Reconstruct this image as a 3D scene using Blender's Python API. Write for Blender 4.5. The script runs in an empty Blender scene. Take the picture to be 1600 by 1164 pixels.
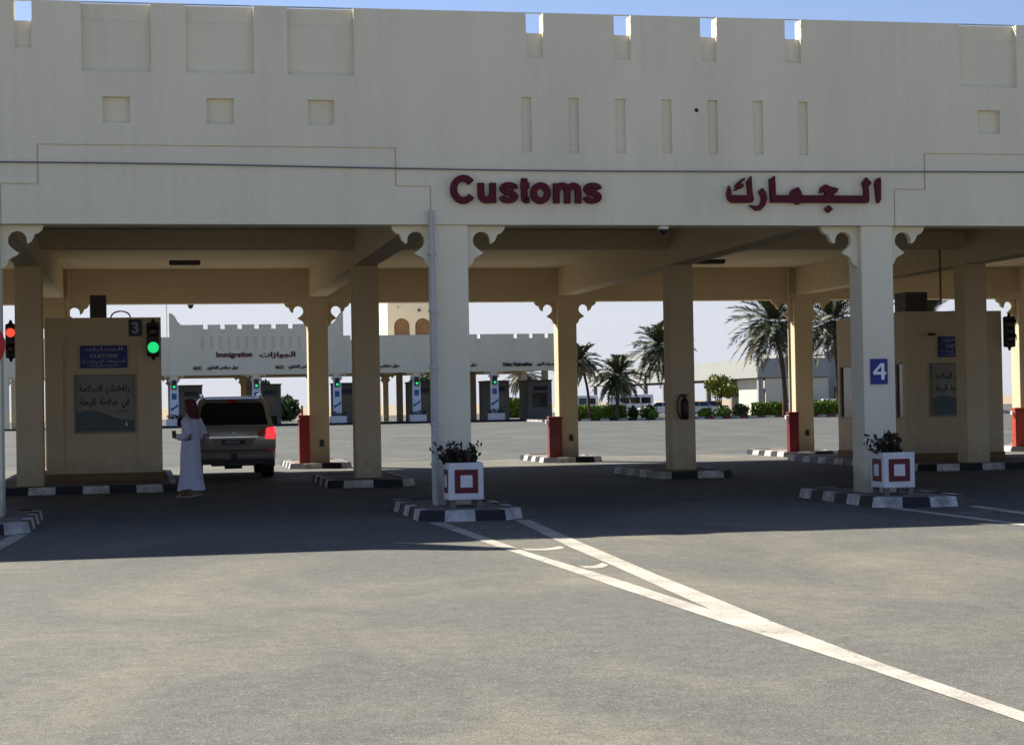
import bpy, bmesh, math, random
from math import sin, cos, pi, radians, sqrt, atan2
from mathutils import Vector, Matrix, Euler
random.seed(7)
SC = bpy.context.scene
COL = SC.collection

# ------------------------------------------------------------------ materials
def node(nt, t, **kw):
    n = nt.nodes.new(t)
    for k, v in kw.items():
        setattr(n, k, v)
    return n

def mat(name, col, rough=.6, spec=.3, metal=0., var=.0, vscale=2., stretch=(1, 1, 1), col2=None,
        bump=0., bscale=60., grain=0., gscale=150., emit=None, estr=0., island=0., coat=0., streak=0., grime=0.):
    """procedural surface: base colour, a broad second colour laid on by noise, fine grain, bump"""
    m = bpy.data.materials.new(name); m.use_nodes = True
    nt = m.node_tree; b = nt.nodes['Principled BSDF']; L = nt.links.new
    b.inputs['Roughness'].default_value = rough
    b.inputs['Specular IOR Level'].default_value = spec
    b.inputs['Metallic'].default_value = metal
    b.inputs['Coat Weight'].default_value = coat
    c = (*col, 1)
    b.inputs['Base Color'].default_value = c
    src = None
    geo = node(nt, 'ShaderNodeNewGeometry')
    if var > 0 or col2:
        mp = node(nt, 'ShaderNodeMapping'); L(geo.outputs['Position'], mp.inputs[0])
        mp.inputs['Scale'].default_value = stretch
        nz = node(nt, 'ShaderNodeTexNoise'); nz.inputs['Scale'].default_value = vscale
        nz.inputs['Detail'].default_value = 7; nz.inputs['Roughness'].default_value = .62
        L(mp.outputs[0], nz.inputs['Vector'])
        rp = node(nt, 'ShaderNodeValToRGB'); L(nz.outputs[0], rp.inputs[0])
        rp.color_ramp.elements[0].position = .36; rp.color_ramp.elements[1].position = .68
        d = col2 if col2 else tuple(x * (1 - var) for x in col)
        rp.color_ramp.elements[0].color = (*d, 1); rp.color_ramp.elements[1].color = c
        src = rp.outputs[0]
    if island > 0:
        mx = node(nt, 'ShaderNodeMix', data_type='RGBA', blend_type='MULTIPLY'); mx.inputs[0].default_value = 1
        if src: L(src, mx.inputs[6])
        else: mx.inputs[6].default_value = c
        mr = node(nt, 'ShaderNodeMapRange'); mr.inputs[3].default_value = 1 - island; mr.inputs[4].default_value = 1 + island
        L(geo.outputs['Random Per Island'], mr.inputs[0]); L(mr.outputs[0], mx.inputs[7]); src = mx.outputs[2]
    if grain > 0:
        g = node(nt, 'ShaderNodeTexNoise'); g.inputs['Scale'].default_value = gscale; g.inputs['Detail'].default_value = 3
        L(geo.outputs['Position'], g.inputs['Vector'])
        mr = node(nt, 'ShaderNodeMapRange'); mr.inputs[1].default_value = .3; mr.inputs[2].default_value = .7
        mr.inputs[3].default_value = 1 - grain; mr.inputs[4].default_value = 1 + grain; L(g.outputs[0], mr.inputs[0])
        mx = node(nt, 'ShaderNodeMix', data_type='RGBA', blend_type='MULTIPLY'); mx.inputs[0].default_value = 1
        if src: L(src, mx.inputs[6])
        else: mx.inputs[6].default_value = c
        L(mr.outputs[0], mx.inputs[7]); src = mx.outputs[2]
    def over(fac, dark, src):
        mx = node(nt, 'ShaderNodeMix', data_type='RGBA'); L(fac, mx.inputs[0])
        if src: L(src, mx.inputs[6])
        else: mx.inputs[6].default_value = c
        mx.inputs[7].default_value = (*dark, 1); return mx.outputs[2]
    if streak > 0:      # rain streaks: noise drawn out down the wall, broken up by a broad noise
        mp = node(nt, 'ShaderNodeMapping'); L(geo.outputs['Position'], mp.inputs[0]); mp.inputs['Scale'].default_value = (3.2, 3.2, .16)
        a = node(nt, 'ShaderNodeTexNoise'); a.inputs['Scale'].default_value = 2.2; a.inputs['Detail'].default_value = 5; L(mp.outputs[0], a.inputs['Vector'])
        a2 = node(nt, 'ShaderNodeTexNoise'); a2.inputs['Scale'].default_value = .7; a2.inputs['Detail'].default_value = 4; L(geo.outputs['Position'], a2.inputs['Vector'])
        ml = node(nt, 'ShaderNodeMath', operation='MULTIPLY'); L(a.outputs[0], ml.inputs[0]); L(a2.outputs[0], ml.inputs[1])
        mr = node(nt, 'ShaderNodeMapRange'); mr.inputs[1].default_value = .25; mr.inputs[2].default_value = .42; mr.inputs[4].default_value = streak; L(ml.outputs[0], mr.inputs[0])
        src = over(mr.outputs[0], tuple(x * .55 for x in col), src)
    if grime > 0:       # splashed dirt on the lowest half metre, uneven upper edge
        sp = node(nt, 'ShaderNodeSeparateXYZ'); L(geo.outputs['Position'], sp.inputs[0])
        a = node(nt, 'ShaderNodeTexNoise'); a.inputs['Scale'].default_value = 6; a.inputs['Detail'].default_value = 5; L(geo.outputs['Position'], a.inputs['Vector'])
        md = node(nt, 'ShaderNodeMath', operation='SUBTRACT'); L(sp.outputs[2], md.inputs[0]); L(a.outputs[0], md.inputs[1])
        mr = node(nt, 'ShaderNodeMapRange'); mr.inputs[1].default_value = .18; mr.inputs[2].default_value = -.25; mr.inputs[3].default_value = 0; mr.inputs[4].default_value = grime; L(md.outputs[0], mr.inputs[0])
        src = over(mr.outputs[0], (.16, .13, .10), src)
    if src: L(src, b.inputs['Base Color'])
    if bump > 0:
        bz = node(nt, 'ShaderNodeTexNoise'); bz.inputs['Scale'].default_value = bscale; bz.inputs['Detail'].default_value = 4
        L(geo.outputs['Position'], bz.inputs['Vector'])
        bp = node(nt, 'ShaderNodeBump'); bp.inputs['Strength'].default_value = bump; bp.inputs['Distance'].default_value = .02
        L(bz.outputs[0], bp.inputs['Height']); L(bp.outputs[0], b.inputs['Normal'])
    if emit:
        b.inputs['Emission Color'].default_value = (*emit, 1); b.inputs['Emission Strength'].default_value = estr
    return m

M = {}
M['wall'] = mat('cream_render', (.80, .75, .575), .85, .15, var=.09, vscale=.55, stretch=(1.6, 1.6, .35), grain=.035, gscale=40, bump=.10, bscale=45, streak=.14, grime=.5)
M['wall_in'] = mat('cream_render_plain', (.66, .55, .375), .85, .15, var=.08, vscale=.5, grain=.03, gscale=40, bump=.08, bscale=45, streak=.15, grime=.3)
M['wall_far'] = mat('pale_cream_render', (.70, .665, .52), .85, .15, var=.08, vscale=.4, stretch=(1.5, 1.5, .3))
M['maroon'] = mat('maroon_lettering', (.085, .003, .012), .55, .25)
M['dark'] = mat('black_plastic', (.012, .012, .013), .45, .4)
M['darkletter'] = mat('dark_lettering', (.02, .018, .03), .5, .3)
M['grey_pipe'] = mat('grey_pipe', (.50, .51, .49), .5, .4, var=.15, vscale=3)
M['cable'] = mat('grey_cable', (.16, .16, .155), .6, .3)
M['white_kerb'] = mat('white_kerb_paint', (.66, .64, .60), .7, .25, var=.6, vscale=4, grain=.1, gscale=60, bump=.2)
M['black_kerb'] = mat('black_kerb_paint', (.018, .018, .024), .6, .3, var=.3, vscale=6, grain=.2, gscale=60, bump=.2)
M['red_kerb'] = mat('red_kerb_paint', (.28, .06, .05), .7, .2, var=.35, vscale=3)
M['paving'] = mat('cement_paving', (.24, .205, .175), .9, .1, var=.35, vscale=2.5, grain=.15, gscale=40, bump=.3)
M['white_paint'] = mat('white_planter_paint', (.74, .74, .73), .5, .35, var=.12, vscale=4)
M['planter_red'] = mat('maroon_planter_paint', (.14, .012, .022), .5, .35, var=.2, vscale=5)
M['blue_sign'] = mat('blue_sign_face', (.008, .020, .20), .45, .4)
M['sign_white'] = mat('sign_white', (.80, .80, .80), .5, .3)
M['navy_sign'] = mat('navy_sign_face', (.012, .015, .045), .45, .4)
M['sign_grey'] = mat('faded_sign_white', (.42, .42, .45), .6, .2)
M['red_cab'] = mat('red_cabinet_paint', (.30, .016, .014), .45, .4, var=.2, vscale=3)
M['cab_faded'] = mat('faded_red_paint', (.20, .05, .045), .6, .3, var=.25, vscale=3)
M['cab_dark'] = mat('dark_red_paint', (.17, .012, .016), .5, .35, var=.2, vscale=3)
M['cab_orange'] = mat('orange_red_paint', (.46, .06, .025), .5, .35, var=.2, vscale=3)
M['ring_red'] = mat('red_sign_ring', (.55, .012, .012), .45, .4)
M['glass'] = mat('dark_glass', (.012, .014, .016), .06, .6)
M['glass_booth'] = mat('booth_glass', (.03, .032, .035), .12, .5)
M['frame'] = mat('grey_window_frame', (.22, .21, .19), .5, .4)
M['poster'] = mat('faded_poster_paper', (.30, .29, .26), .5, .35, var=.18, vscale=3)
M['poster_hill'] = mat('poster_blue_hill', (.10, .14, .16), .5, .35, var=.2, vscale=4)
M['ac'] = mat('weathered_cooler_metal', (.11, .10, .09), .6, .3, var=.4, vscale=4)
M['car'] = mat('bronze_car_paint', (.40, .375, .33), .32, .5, metal=.35, coat=.6, var=.1, vscale=4)
M['car_low'] = mat('dusty_lower_bumper', (.25, .235, .21), .5, .4, metal=.25, var=.2, vscale=5)
M['chrome'] = mat('chrome_trim', (.75, .75, .75), .18, .5, metal=1)
M['tail'] = mat('red_tail_lens', (.14, .004, .006), .2, .4, emit=(1, .02, .02), estr=.012)
M['tail_lit'] = mat('lit_tail_lens', (.6, .02, .02), .25, .5, emit=(1, .035, .045), estr=.55)
M['tyre'] = mat('tyre_rubber', (.016, .016, .016), .85, .2)
M['rim'] = mat('alloy_rim', (.4, .4, .41), .35, .5, metal=.8)
M['plate'] = mat('number_plate', (.28, .28, .27), .5, .3)
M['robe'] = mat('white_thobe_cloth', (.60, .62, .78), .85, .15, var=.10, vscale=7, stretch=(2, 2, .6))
M['scarf'] = mat('red_checked_headscarf', (.075, .010, .014), .9, .1, col2=(.13, .05, .05), vscale=60)
M['skin'] = mat('brown_skin', (.20, .105, .065), .55, .3)
M['sandal'] = mat('grey_shoe', (.34, .32, .31), .6, .3)
M['green_lamp'] = mat('green_signal_lens', (.02, .5, .2), .3, .4, emit=(.02, .75, .20), estr=.42)
M['red_lamp'] = mat('red_signal_lens', (.5, .03, .02), .3, .4, emit=(1, .09, .05), estr=.45)
M['off_lamp'] = mat('unlit_signal_lens', (.03, .012, .012), .3, .4)
M['line'] = mat('road_paint', (.47, .44, .375), .85, .1, var=.38, vscale=1.6, grain=.22, gscale=45, bump=.3, bscale=80)
def worn(m, lo=.34, hi=.40):
    nt = m.node_tree; L = nt.links.new; b = nt.nodes['Principled BSDF']; out = nt.nodes['Material Output']
    geo = node(nt, 'ShaderNodeNewGeometry'); n = node(nt, 'ShaderNodeTexNoise'); n.inputs['Scale'].default_value = 9; n.inputs['Detail'].default_value = 9; n.inputs['Roughness'].default_value = .75
    L(geo.outputs['Position'], n.inputs['Vector']); mr = node(nt, 'ShaderNodeMapRange'); mr.inputs[1].default_value = lo; mr.inputs[2].default_value = hi; L(n.outputs[0], mr.inputs[0])
    t = node(nt, 'ShaderNodeBsdfTransparent'); mx = node(nt, 'ShaderNodeMixShader'); L(mr.outputs[0], mx.inputs[0]); L(t.outputs[0], mx.inputs[1]); L(b.outputs[0], mx.inputs[2]); L(mx.outputs[0], out.inputs[0])
worn(M['line'])
M['line_worn'] = mat('worn_road_paint', (.34, .32, .28), .85, .1, col2=(.11, .105, .095), vscale=4, grain=.25, gscale=45)
worn(M['line_worn'], .40, .50)
M['bark'] = mat('palm_bark', (.13, .095, .065), .9, .1, var=.5, vscale=5, stretch=(1, 1, 3), bump=.5, bscale=14)
M['frond'] = mat('palm_frond', (.088, .104, .042), .55, .35, island=.45, var=.3, vscale=1.2)
M['frond_dry'] = mat('dry_palm_frond', (.22, .175, .10), .75, .2, island=.4)
M['hedge'] = mat('lime_hedge_leaf', (.15, .25, .022), .55, .3, island=.5, var=.3, vscale=1.5)
M['shrub'] = mat('dark_shrub_leaf', (.05, .085, .022), .6, .3, island=.5, var=.3, vscale=1.5)
M['shrub_yellow'] = mat('yellow_green_leaf', (.20, .22, .03), .55, .3, island=.5)
M['plant_leaf'] = mat('planter_leaf', (.030, .040, .022), .6, .25, island=.5)
M['plant_red'] = mat('reddish_leaf', (.085, .02, .022), .6, .25, island=.4)
M['soil'] = mat('brown_soil', (.13, .095, .065), .95, .05, var=.3, vscale=3)
M['van_white'] = mat('white_van_paint', (.74, .75, .76), .35, .5)
M['car_dark'] = mat('dark_blue_car_paint', (.03, .04, .08), .3, .5, coat=.4)
M['car_silver'] = mat('silver_car_paint', (.5, .51, .53), .3, .5, metal=.5)
M['arch_in'] = mat('brown_shutter', (.24, .15, .085), .8, .15, var=.25, vscale=1.5)
M['fascia'] = mat('pale_fascia_cladding', (.36, .37, .34), .7, .2, var=.06, vscale=.3)
M['shade_blue'] = mat('blue_banner', (.07, .13, .30), .6, .2)
M['banner'] = mat('white_banner', (.66, .70, .76), .6, .2)
M['extinguisher'] = mat('dark_red_cylinder', (.035, .008, .008), .4, .4)
M['lightbody'] = mat('dusty_light_body', (.06, .055, .05), .6, .3)
M['booth_grey'] = mat('grey_booth_paint', (.20, .195, .19), .7, .2, var=.15, vscale=.8)
M['sand'] = mat('desert_sand', (.34, .28, .20), .95, .05, var=.25, vscale=.05)

def asphalt(name='asphalt', k=1., blue=1.):
    m = bpy.data.materials.new(name); m.use_nodes = True
    nt = m.node_tree; b = nt.nodes['Principled BSDF']; L = nt.links.new
    geo = node(nt, 'ShaderNodeNewGeometry')
    def noise(scale, st=(1, 1, 1), det=6, rough=.6, dist=0.):
        mp = node(nt, 'ShaderNodeMapping'); mp.inputs['Scale'].default_value = st; L(geo.outputs['Position'], mp.inputs[0])
        n = node(nt, 'ShaderNodeTexNoise'); n.inputs['Scale'].default_value = scale; n.inputs['Detail'].default_value = det
        n.inputs['Roughness'].default_value = rough; n.inputs['Distortion'].default_value = dist
        L(mp.outputs[0], n.inputs['Vector']); return n.outputs[0]
    def rng(s, a, b_, c, d):
        r = node(nt, 'ShaderNodeMapRange'); L(s, r.inputs[0])
        for i, v in enumerate((a, b_, c, d)): r.inputs[i + 1].default_value = v
        return r.outputs[0]
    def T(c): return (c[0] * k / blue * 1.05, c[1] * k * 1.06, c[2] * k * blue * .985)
    def mix(f, a, bb, bt='MIX'):
        a, bb = [T(q) if isinstance(q, tuple) else q for q in (a, bb)]
        x = node(nt, 'ShaderNodeMix', data_type='RGBA', blend_type=bt)
        if isinstance(f, float): x.inputs[0].default_value = f
        else: L(f, x.inputs[0])
        for i, s in ((6, a), (7, bb)):
            if isinstance(s, tuple): x.inputs[i].default_value = (*s, 1)
            else: L(s, x.inputs[i])
        return x.outputs[2]
    # grey bitumen with dry sand blown over it in drifts and darker wheel-worn bands
    dust = rng(noise(.36, (1, .62, 1), 6, .62, .9), .46, .70, 0, 1)
    c = mix(dust, (.107, .107, .102), (.168, .153, .129))
    dark = rng(noise(.24, (1.0, .55, 1), 6, .62, .6), .48, .68, 0, .55)
    c = mix(dark, c, (.076, .077, .079))
    mid = rng(noise(5.5, (1, 1, 1), 5, .7), .35, .68, .86, 1.14); c = mix(1., c, mid, 'MULTIPLY')
    fine = rng(noise(75, (1, 1, 1), 3, .7), .32, .68, .50, 1.50); c = mix(1., c, fine, 'MULTIPLY')
    gr = rng(noise(26, (1, 1, 1), 4, .75), .34, .66, .80, 1.20); c = mix(1., c, gr, 'MULTIPLY')
    v = node(nt, 'ShaderNodeTexVoronoi'); v.inputs['Scale'].default_value = 42; L(geo.outputs['Position'], v.inputs['Vector'])
    st = node(nt, 'ShaderNodeSeparateColor'); L(v.outputs['Color'], st.inputs[0])
    pale = rng(st.outputs[0], .92, 1, 0, .40); c = mix(pale, c, (.235, .22, .20))
    L(c, b.inputs['Base Color'])
    b.inputs['Roughness'].default_value = .82; b.inputs['Specular IOR Level'].default_value = .12
    bp = node(nt, 'ShaderNodeBump'); bp.inputs['Strength'].default_value = .45; bp.inputs['Distance'].default_value = .012
    L(noise(70, det=4), bp.inputs['Height']); L(bp.outputs[0], b.inputs['Normal'])
    return m
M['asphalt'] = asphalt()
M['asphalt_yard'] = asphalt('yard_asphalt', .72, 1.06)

# ------------------------------------------------------------------ mesh builder
def catmull(pts, n=8, closed=False):
    P = [Vector(p) for p in pts]; out = []
    N = len(P); segs = N if closed else N - 1
    for i in range(segs):
        p0 = P[(i - 1) % N] if closed or i > 0 else P[0]
        p1 = P[i]; p2 = P[(i + 1) % N]
        p3 = P[(i + 2) % N] if closed or i + 2 < N else P[-1]
        for k in range(n):
            t = k / n
            out.append(.5 * ((2 * p1) + (p2 - p0) * t + (2 * p0 - 5 * p1 + 4 * p2 - p3) * t * t + (3 * p1 - p0 - 3 * p2 + p3) * t ** 3))
    if not closed: out.append(P[-1])
    return out

class MB:
    def __init__(s): s.v = []; s.f = []; s.m = []
    def add(s, vs, fs, m=0):
        o = len(s.v); s.v += [tuple(p) for p in vs]
        for f in fs: s.f.append(tuple(i + o for i in f)); s.m.append(m)
        return s
    def quad(s, a, b, c, d, m=0): return s.add([a, b, c, d], [(0, 1, 2, 3)], m)
    def box(s, x0, x1, y0, y1, z0, z1, m=0, skip=''):
        vs = [(x0, y0, z0), (x1, y0, z0), (x1, y1, z0), (x0, y1, z0), (x0, y0, z1), (x1, y0, z1), (x1, y1, z1), (x0, y1, z1)]
        fs = [(0, 3, 2, 1), (4, 5, 6, 7), (0, 1, 5, 4), (1, 2, 6, 5), (2, 3, 7, 6), (3, 0, 4, 7)]
        return s.add(vs, fs, m)
    def hexa(s, bot, top, m=0):
        n = len(bot)
        fs = [tuple(reversed(range(n))), tuple(range(n, 2 * n))] + [(i, (i + 1) % n, n + (i + 1) % n, n + i) for i in range(n)]
        return s.add(list(bot) + list(top), fs, m)
    def prism_xz(s, poly, y0, y1, m=0):
        """outline in x,z given thickness in y (concave allowed)"""
        n = len(poly); area = sum(poly[i][0] * poly[(i + 1) % n][1] - poly[(i + 1) % n][0] * poly[i][1] for i in range(n))
        if area < 0: poly = poly[::-1]
        vs = [(p[0], y0, p[1]) for p in poly] + [(p[0], y1, p[1]) for p in poly]
        fs = [tuple(range(n)), tuple(reversed(range(n, 2 * n)))] + [((i + 1) % n, i, n + i, n + (i + 1) % n) for i in range(n)]
        return s.add(vs, fs, m)
    def prism_yz(s, poly, x0, x1, m=0):
        n = len(poly)
        vs = [(x0, p[0], p[1]) for p in poly] + [(x1, p[0], p[1]) for p in poly]
        fs = [tuple(reversed(range(n))), tuple(range(n, 2 * n))] + [(i, (i + 1) % n, n + (i + 1) % n, n + i) for i in range(n)]
        return s.add(vs, fs, m)
    def prism_xy(s, poly, z0, z1, m=0, mtop=None):
        n = len(poly)
        s.add([(p[0], p[1], z1) for p in poly], [tuple(range(n))], m if mtop is None else mtop)
        s.add([(p[0], p[1], z0) for p in poly] + [(p[0], p[1], z1) for p in poly], [(i, (i + 1) % n, n + (i + 1) % n, n + i) for i in range(n)] + [tuple(reversed(range(n)))], m)
        return s
    def tube(s, pts, r, n=8, m=0, cap=True):
        P = [Vector(p) for p in pts]; R = r if isinstance(r, (list, tuple)) else [r] * len(P)
        rings = []
        ref = Vector((0, 0, 1))
        d0 = (P[1] - P[0]).normalized()
        if abs(d0.dot(ref)) > .9: ref = Vector((1, 0, 0))
        for i, p in enumerate(P):
            d = (P[min(i + 1, len(P) - 1)] - P[max(i - 1, 0)]).normalized()
            a = d.cross(ref).normalized(); b = d.cross(a).normalized()
            rings.append([p + (a * cos(2 * pi * k / n) + b * sin(2 * pi * k / n)) * R[i] for k in range(n)])
        vs = [q for g in rings for q in g]; fs = []
        for i in range(len(P) - 1):
            for k in range(n):
                fs.append((i * n + k, (i + 1) * n + k, (i + 1) * n + (k + 1) % n, i * n + (k + 1) % n))
        if cap: fs += [tuple(range(n)), tuple(reversed(range((len(P) - 1) * n, len(P) * n)))]
        return s.add(vs, fs, m)
    def disc_y(s, cx, cz, r, y0, y1, n=24, m=0):
        return s.prism_xz([(cx + r * cos(2 * pi * k / n), cz + r * sin(2 * pi * k / n)) for k in range(n)], y0, y1, m)
    def ring_y(s, cx, cz, r0, r1, y0, y1, n=32, m=0):
        for k in range(n):
            a, b = 2 * pi * k / n, 2 * pi * (k + 1) / n
            o = [(cx + r1 * cos(t), cz + r1 * sin(t)) for t in (a, b)]; i = [(cx + r0 * cos(t), cz + r0 * sin(t)) for t in (b, a)]
            q = o + i
            s.quad(*[(p[0], y0, p[1]) for p in q], m); s.quad((o[0][0], y0, o[0][1]), (o[0][0], y1, o[0][1]), (o[1][0], y1, o[1][1]), (o[1][0], y0, o[1][1]), m)
            s.quad((i[0][0], y0, i[0][1]), (i[0][0], y1, i[0][1]), (i[1][0], y1, i[1][1]), (i[1][0], y0, i[1][1]), m)
            s.quad(*[(p[0], y1, p[1]) for p in reversed(q)], m)
        return s
    def stroke_xz(s, pts, w, y0, y1, m=0, closed=False):
        """a pen stroke of width w along pts in the x,z plane, flat ends, given thickness"""
        P = [Vector(p) for p in pts]; n = len(P); W = w if isinstance(w, (list, tuple)) else [w] * n
        l, r = [], []
        for i, p in enumerate(P):
            a = P[(i - 1) % n] if closed or i > 0 else p; b = P[(i + 1) % n] if closed or i < n - 1 else p
            d = (b - a).normalized(); nn = Vector((-d.y, d.x)) * W[i] / 2
            l.append(p + nn); r.append(p - nn)
        for i in range(n if closed else n - 1):
            j = (i + 1) % n
            q = [r[i], r[j], l[j], l[i]]
            A = [(p.x, y0, p.y) for p in q]; B = [(p.x, y1, p.y) for p in q]
            s.add(A, [(0, 1, 2, 3)], m)
            s.add([A[0], A[1], B[1], B[0]], [(0, 3, 2, 1)], m); s.add([A[2], A[3], B[3], B[2]], [(0, 3, 2, 1)], m)
        if not closed:
            for i in (0, n - 1):
                s.add([(l[i].x, y0, l[i].y), (r[i].x, y0, r[i].y), (r[i].x, y1, r[i].y), (l[i].x, y1, l[i].y)], [(0, 1, 2, 3)], m)
        return s
    def text(s, body, x0, x1, z0, z1, y0, y1, m=0, bold=0.):
        """lettering fitted into x0..x1, z0..z1, raised from y1 to y0"""
        c = bpy.data.curves.new('lettering', 'FONT'); c.body = body; c.size = 1; c.offset = bold; c.resolution_u = 3
        o = bpy.data.objects.new('lettering', c); COL.objects.link(o)
        dg = bpy.context.evaluated_depsgraph_get(); me = bpy.data.meshes.new_from_object(o.evaluated_get(dg))
        vs = [v.co.copy() for v in me.vertices]; fs = [tuple(p.vertices) for p in me.polygons]
        ed = {}
        for f in fs:
            for i in range(len(f)): e = (f[i], f[(i + 1) % len(f)]); ed[e] = 1
        bpy.data.objects.remove(o); bpy.data.curves.remove(c); bpy.data.meshes.remove(me)
        if not vs: return s
        ax, bx = min(v.x for v in vs), max(v.x for v in vs); az, bz = min(v.y for v in vs), max(v.y for v in vs)
        fx = lambda v: x0 + (v.x - ax) / (bx - ax) * (x1 - x0)
        fz = lambda v: z0 + (v.y - az) / (bz - az) * (z1 - z0)
        s.add([(fx(v), y0, fz(v)) for v in vs], fs, m)
        side = [(a, b) for (a, b) in ed if (b, a) not in ed]
        if y1 - y0 > .004:
            for a, b in side:
                p, q = vs[a], vs[b]
                s.quad((fx(p), y0, fz(p)), (fx(p), y1, fz(p)), (fx(q), y1, fz(q)), (fx(q), y0, fz(q)), m)
        return s
    def leafbox(s, x0, x1, y0, y1, z0, z1, n, size, m=0, ell=False, lump=.12):
        cx, cy, cz = (x0 + x1) / 2, (y0 + y1) / 2, (z0 + z1) / 2
        for _ in range(n):
            while True:
                u, v, w = (random.uniform(-1, 1) for _ in range(3))
                r = u * u + v * v + w * w
                if not ell or r <= 1: break
            p = Vector((cx + u * (x1 - x0) / 2, cy + v * (y1 - y0) / 2, cz + w * (z1 - z0) / 2 + random.gauss(0, lump * .5)))
            s.leaf(p, size * random.uniform(.6, 1.4), m)
        return s
    def leaf(s, p, sz, m=0):
        e = Euler((random.uniform(0, 6.3), random.uniform(0, 6.3), random.uniform(0, 6.3))).to_matrix()
        a, b = e @ Vector((sz, 0, 0)), e @ Vector((0, sz * .5, 0))
        return s.quad(p - a, p - b, p + a, p + b, m)
    def build(s, name, mats, parent=None, smooth=False, bevel=0., at=None, weld=False, segs=2):
        me = bpy.data.meshes.new(name)
        o = bpy.data.objects.new(name, me); COL.objects.link(o)
        if parent is None:
            if at is None:
                xs = [p[0] for p in s.v]; ys = [p[1] for p in s.v]; zs = [p[2] for p in s.v]
                at = ((min(xs) + max(xs)) / 2, (min(ys) + max(ys)) / 2, min(zs))
            off = Vector(at); o.location = off
        else:
            off = Vector((0, 0, 0)); q = parent
            while q: off += q.location; q = q.parent
            o.parent = parent
        me.from_pydata([tuple(Vector(p) - off) for p in s.v], [], s.f)
        for mm in (mats if isinstance(mats, (list, tuple)) else [mats]): me.materials.append(M[mm] if isinstance(mm, str) else mm)
        me.polygons.foreach_set('material_index', s.m)
        me.validate()
        if weld or bevel:
            bm = bmesh.new(); bm.from_mesh(me); bmesh.ops.remove_doubles(bm, verts=bm.verts, dist=1e-4)
            bmesh.ops.recalc_face_normals(bm, faces=bm.faces); bm.to_mesh(me); bm.free()
        if bevel:
            md = o.modifiers.new('soft_edges', 'BEVEL'); md.width = bevel; md.segments = segs; md.limit_method = 'ANGLE'; md.angle_limit = radians(35)
        if smooth:
            me.polygons.foreach_set('use_smooth', [True] * len(me.polygons))
            if bevel == 0 and smooth != 'full':
                try: me.set_sharp_from_angle(angle=radians(38))
                except Exception: pass
        me.update()
        return o

def tag(o, label, cat, group=None):
    o['label'] = label; o['category'] = cat
    if group: o['group'] = group
    return o
def thing(name, loc, label, cat, group=None):
    o = bpy.data.objects.new(name, None); COL.objects.link(o); o.location = loc; o.empty_display_size = .3
    return tag(o, label, cat, group)
def structure(o): o['kind'] = 'structure'; return o
def copy_tree(o, parent=None):
    c = o.copy(); COL.objects.link(c); c.parent = parent
    for ch in list(o.children): copy_tree(ch, c)
    return c

# ------------------------------------------------------------------ measures (metres)
CX = lambda k: -2.29 + 6.825 * k          # column lines of the customs canopy
W = .53                                   # column side
YM, YB = 10.73, 21.6                      # middle and back row
ZB = 4.34                                 # underside of the front beam
TOP = 7.57
SUN_TO = Vector((-.62, .73, 1.0)).normalized()

# ------------------------------------------------------------------ ground
g = MB(); g.quad((-1500, -300, -.02), (1900, -300, -.02), (1900, 2600, -.02), (-1500, 2600, -.02))
structure(g.build('ground', 'sand', at=(0, 0, 0)))
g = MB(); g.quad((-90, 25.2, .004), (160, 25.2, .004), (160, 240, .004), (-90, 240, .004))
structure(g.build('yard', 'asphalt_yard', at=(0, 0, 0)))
g = MB(); g.quad((-90, -45, 0), (160, -45, 0), (160, 240, 0), (-90, 240, 0))
structure(g.build('road', 'asphalt', at=(0, 0, 0)))

def path_strip(mb, pts, w, z, m=0):
    P = [Vector(p) for p in pts]
    for i in range(len(P) - 1):
        d = (P[i + 1] - P[i]).normalized(); n0 = Vector((-d.y, d.x)) * w / 2
        a, b = P[i], P[i + 1]
        mb.quad((a.x - n0.x, a.y - n0.y, z), (b.x - n0.x, b.y - n0.y, z), (b.x + n0.x, b.y + n0.y, z), (a.x + n0.x, a.y + n0.y, z), m)

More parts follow.
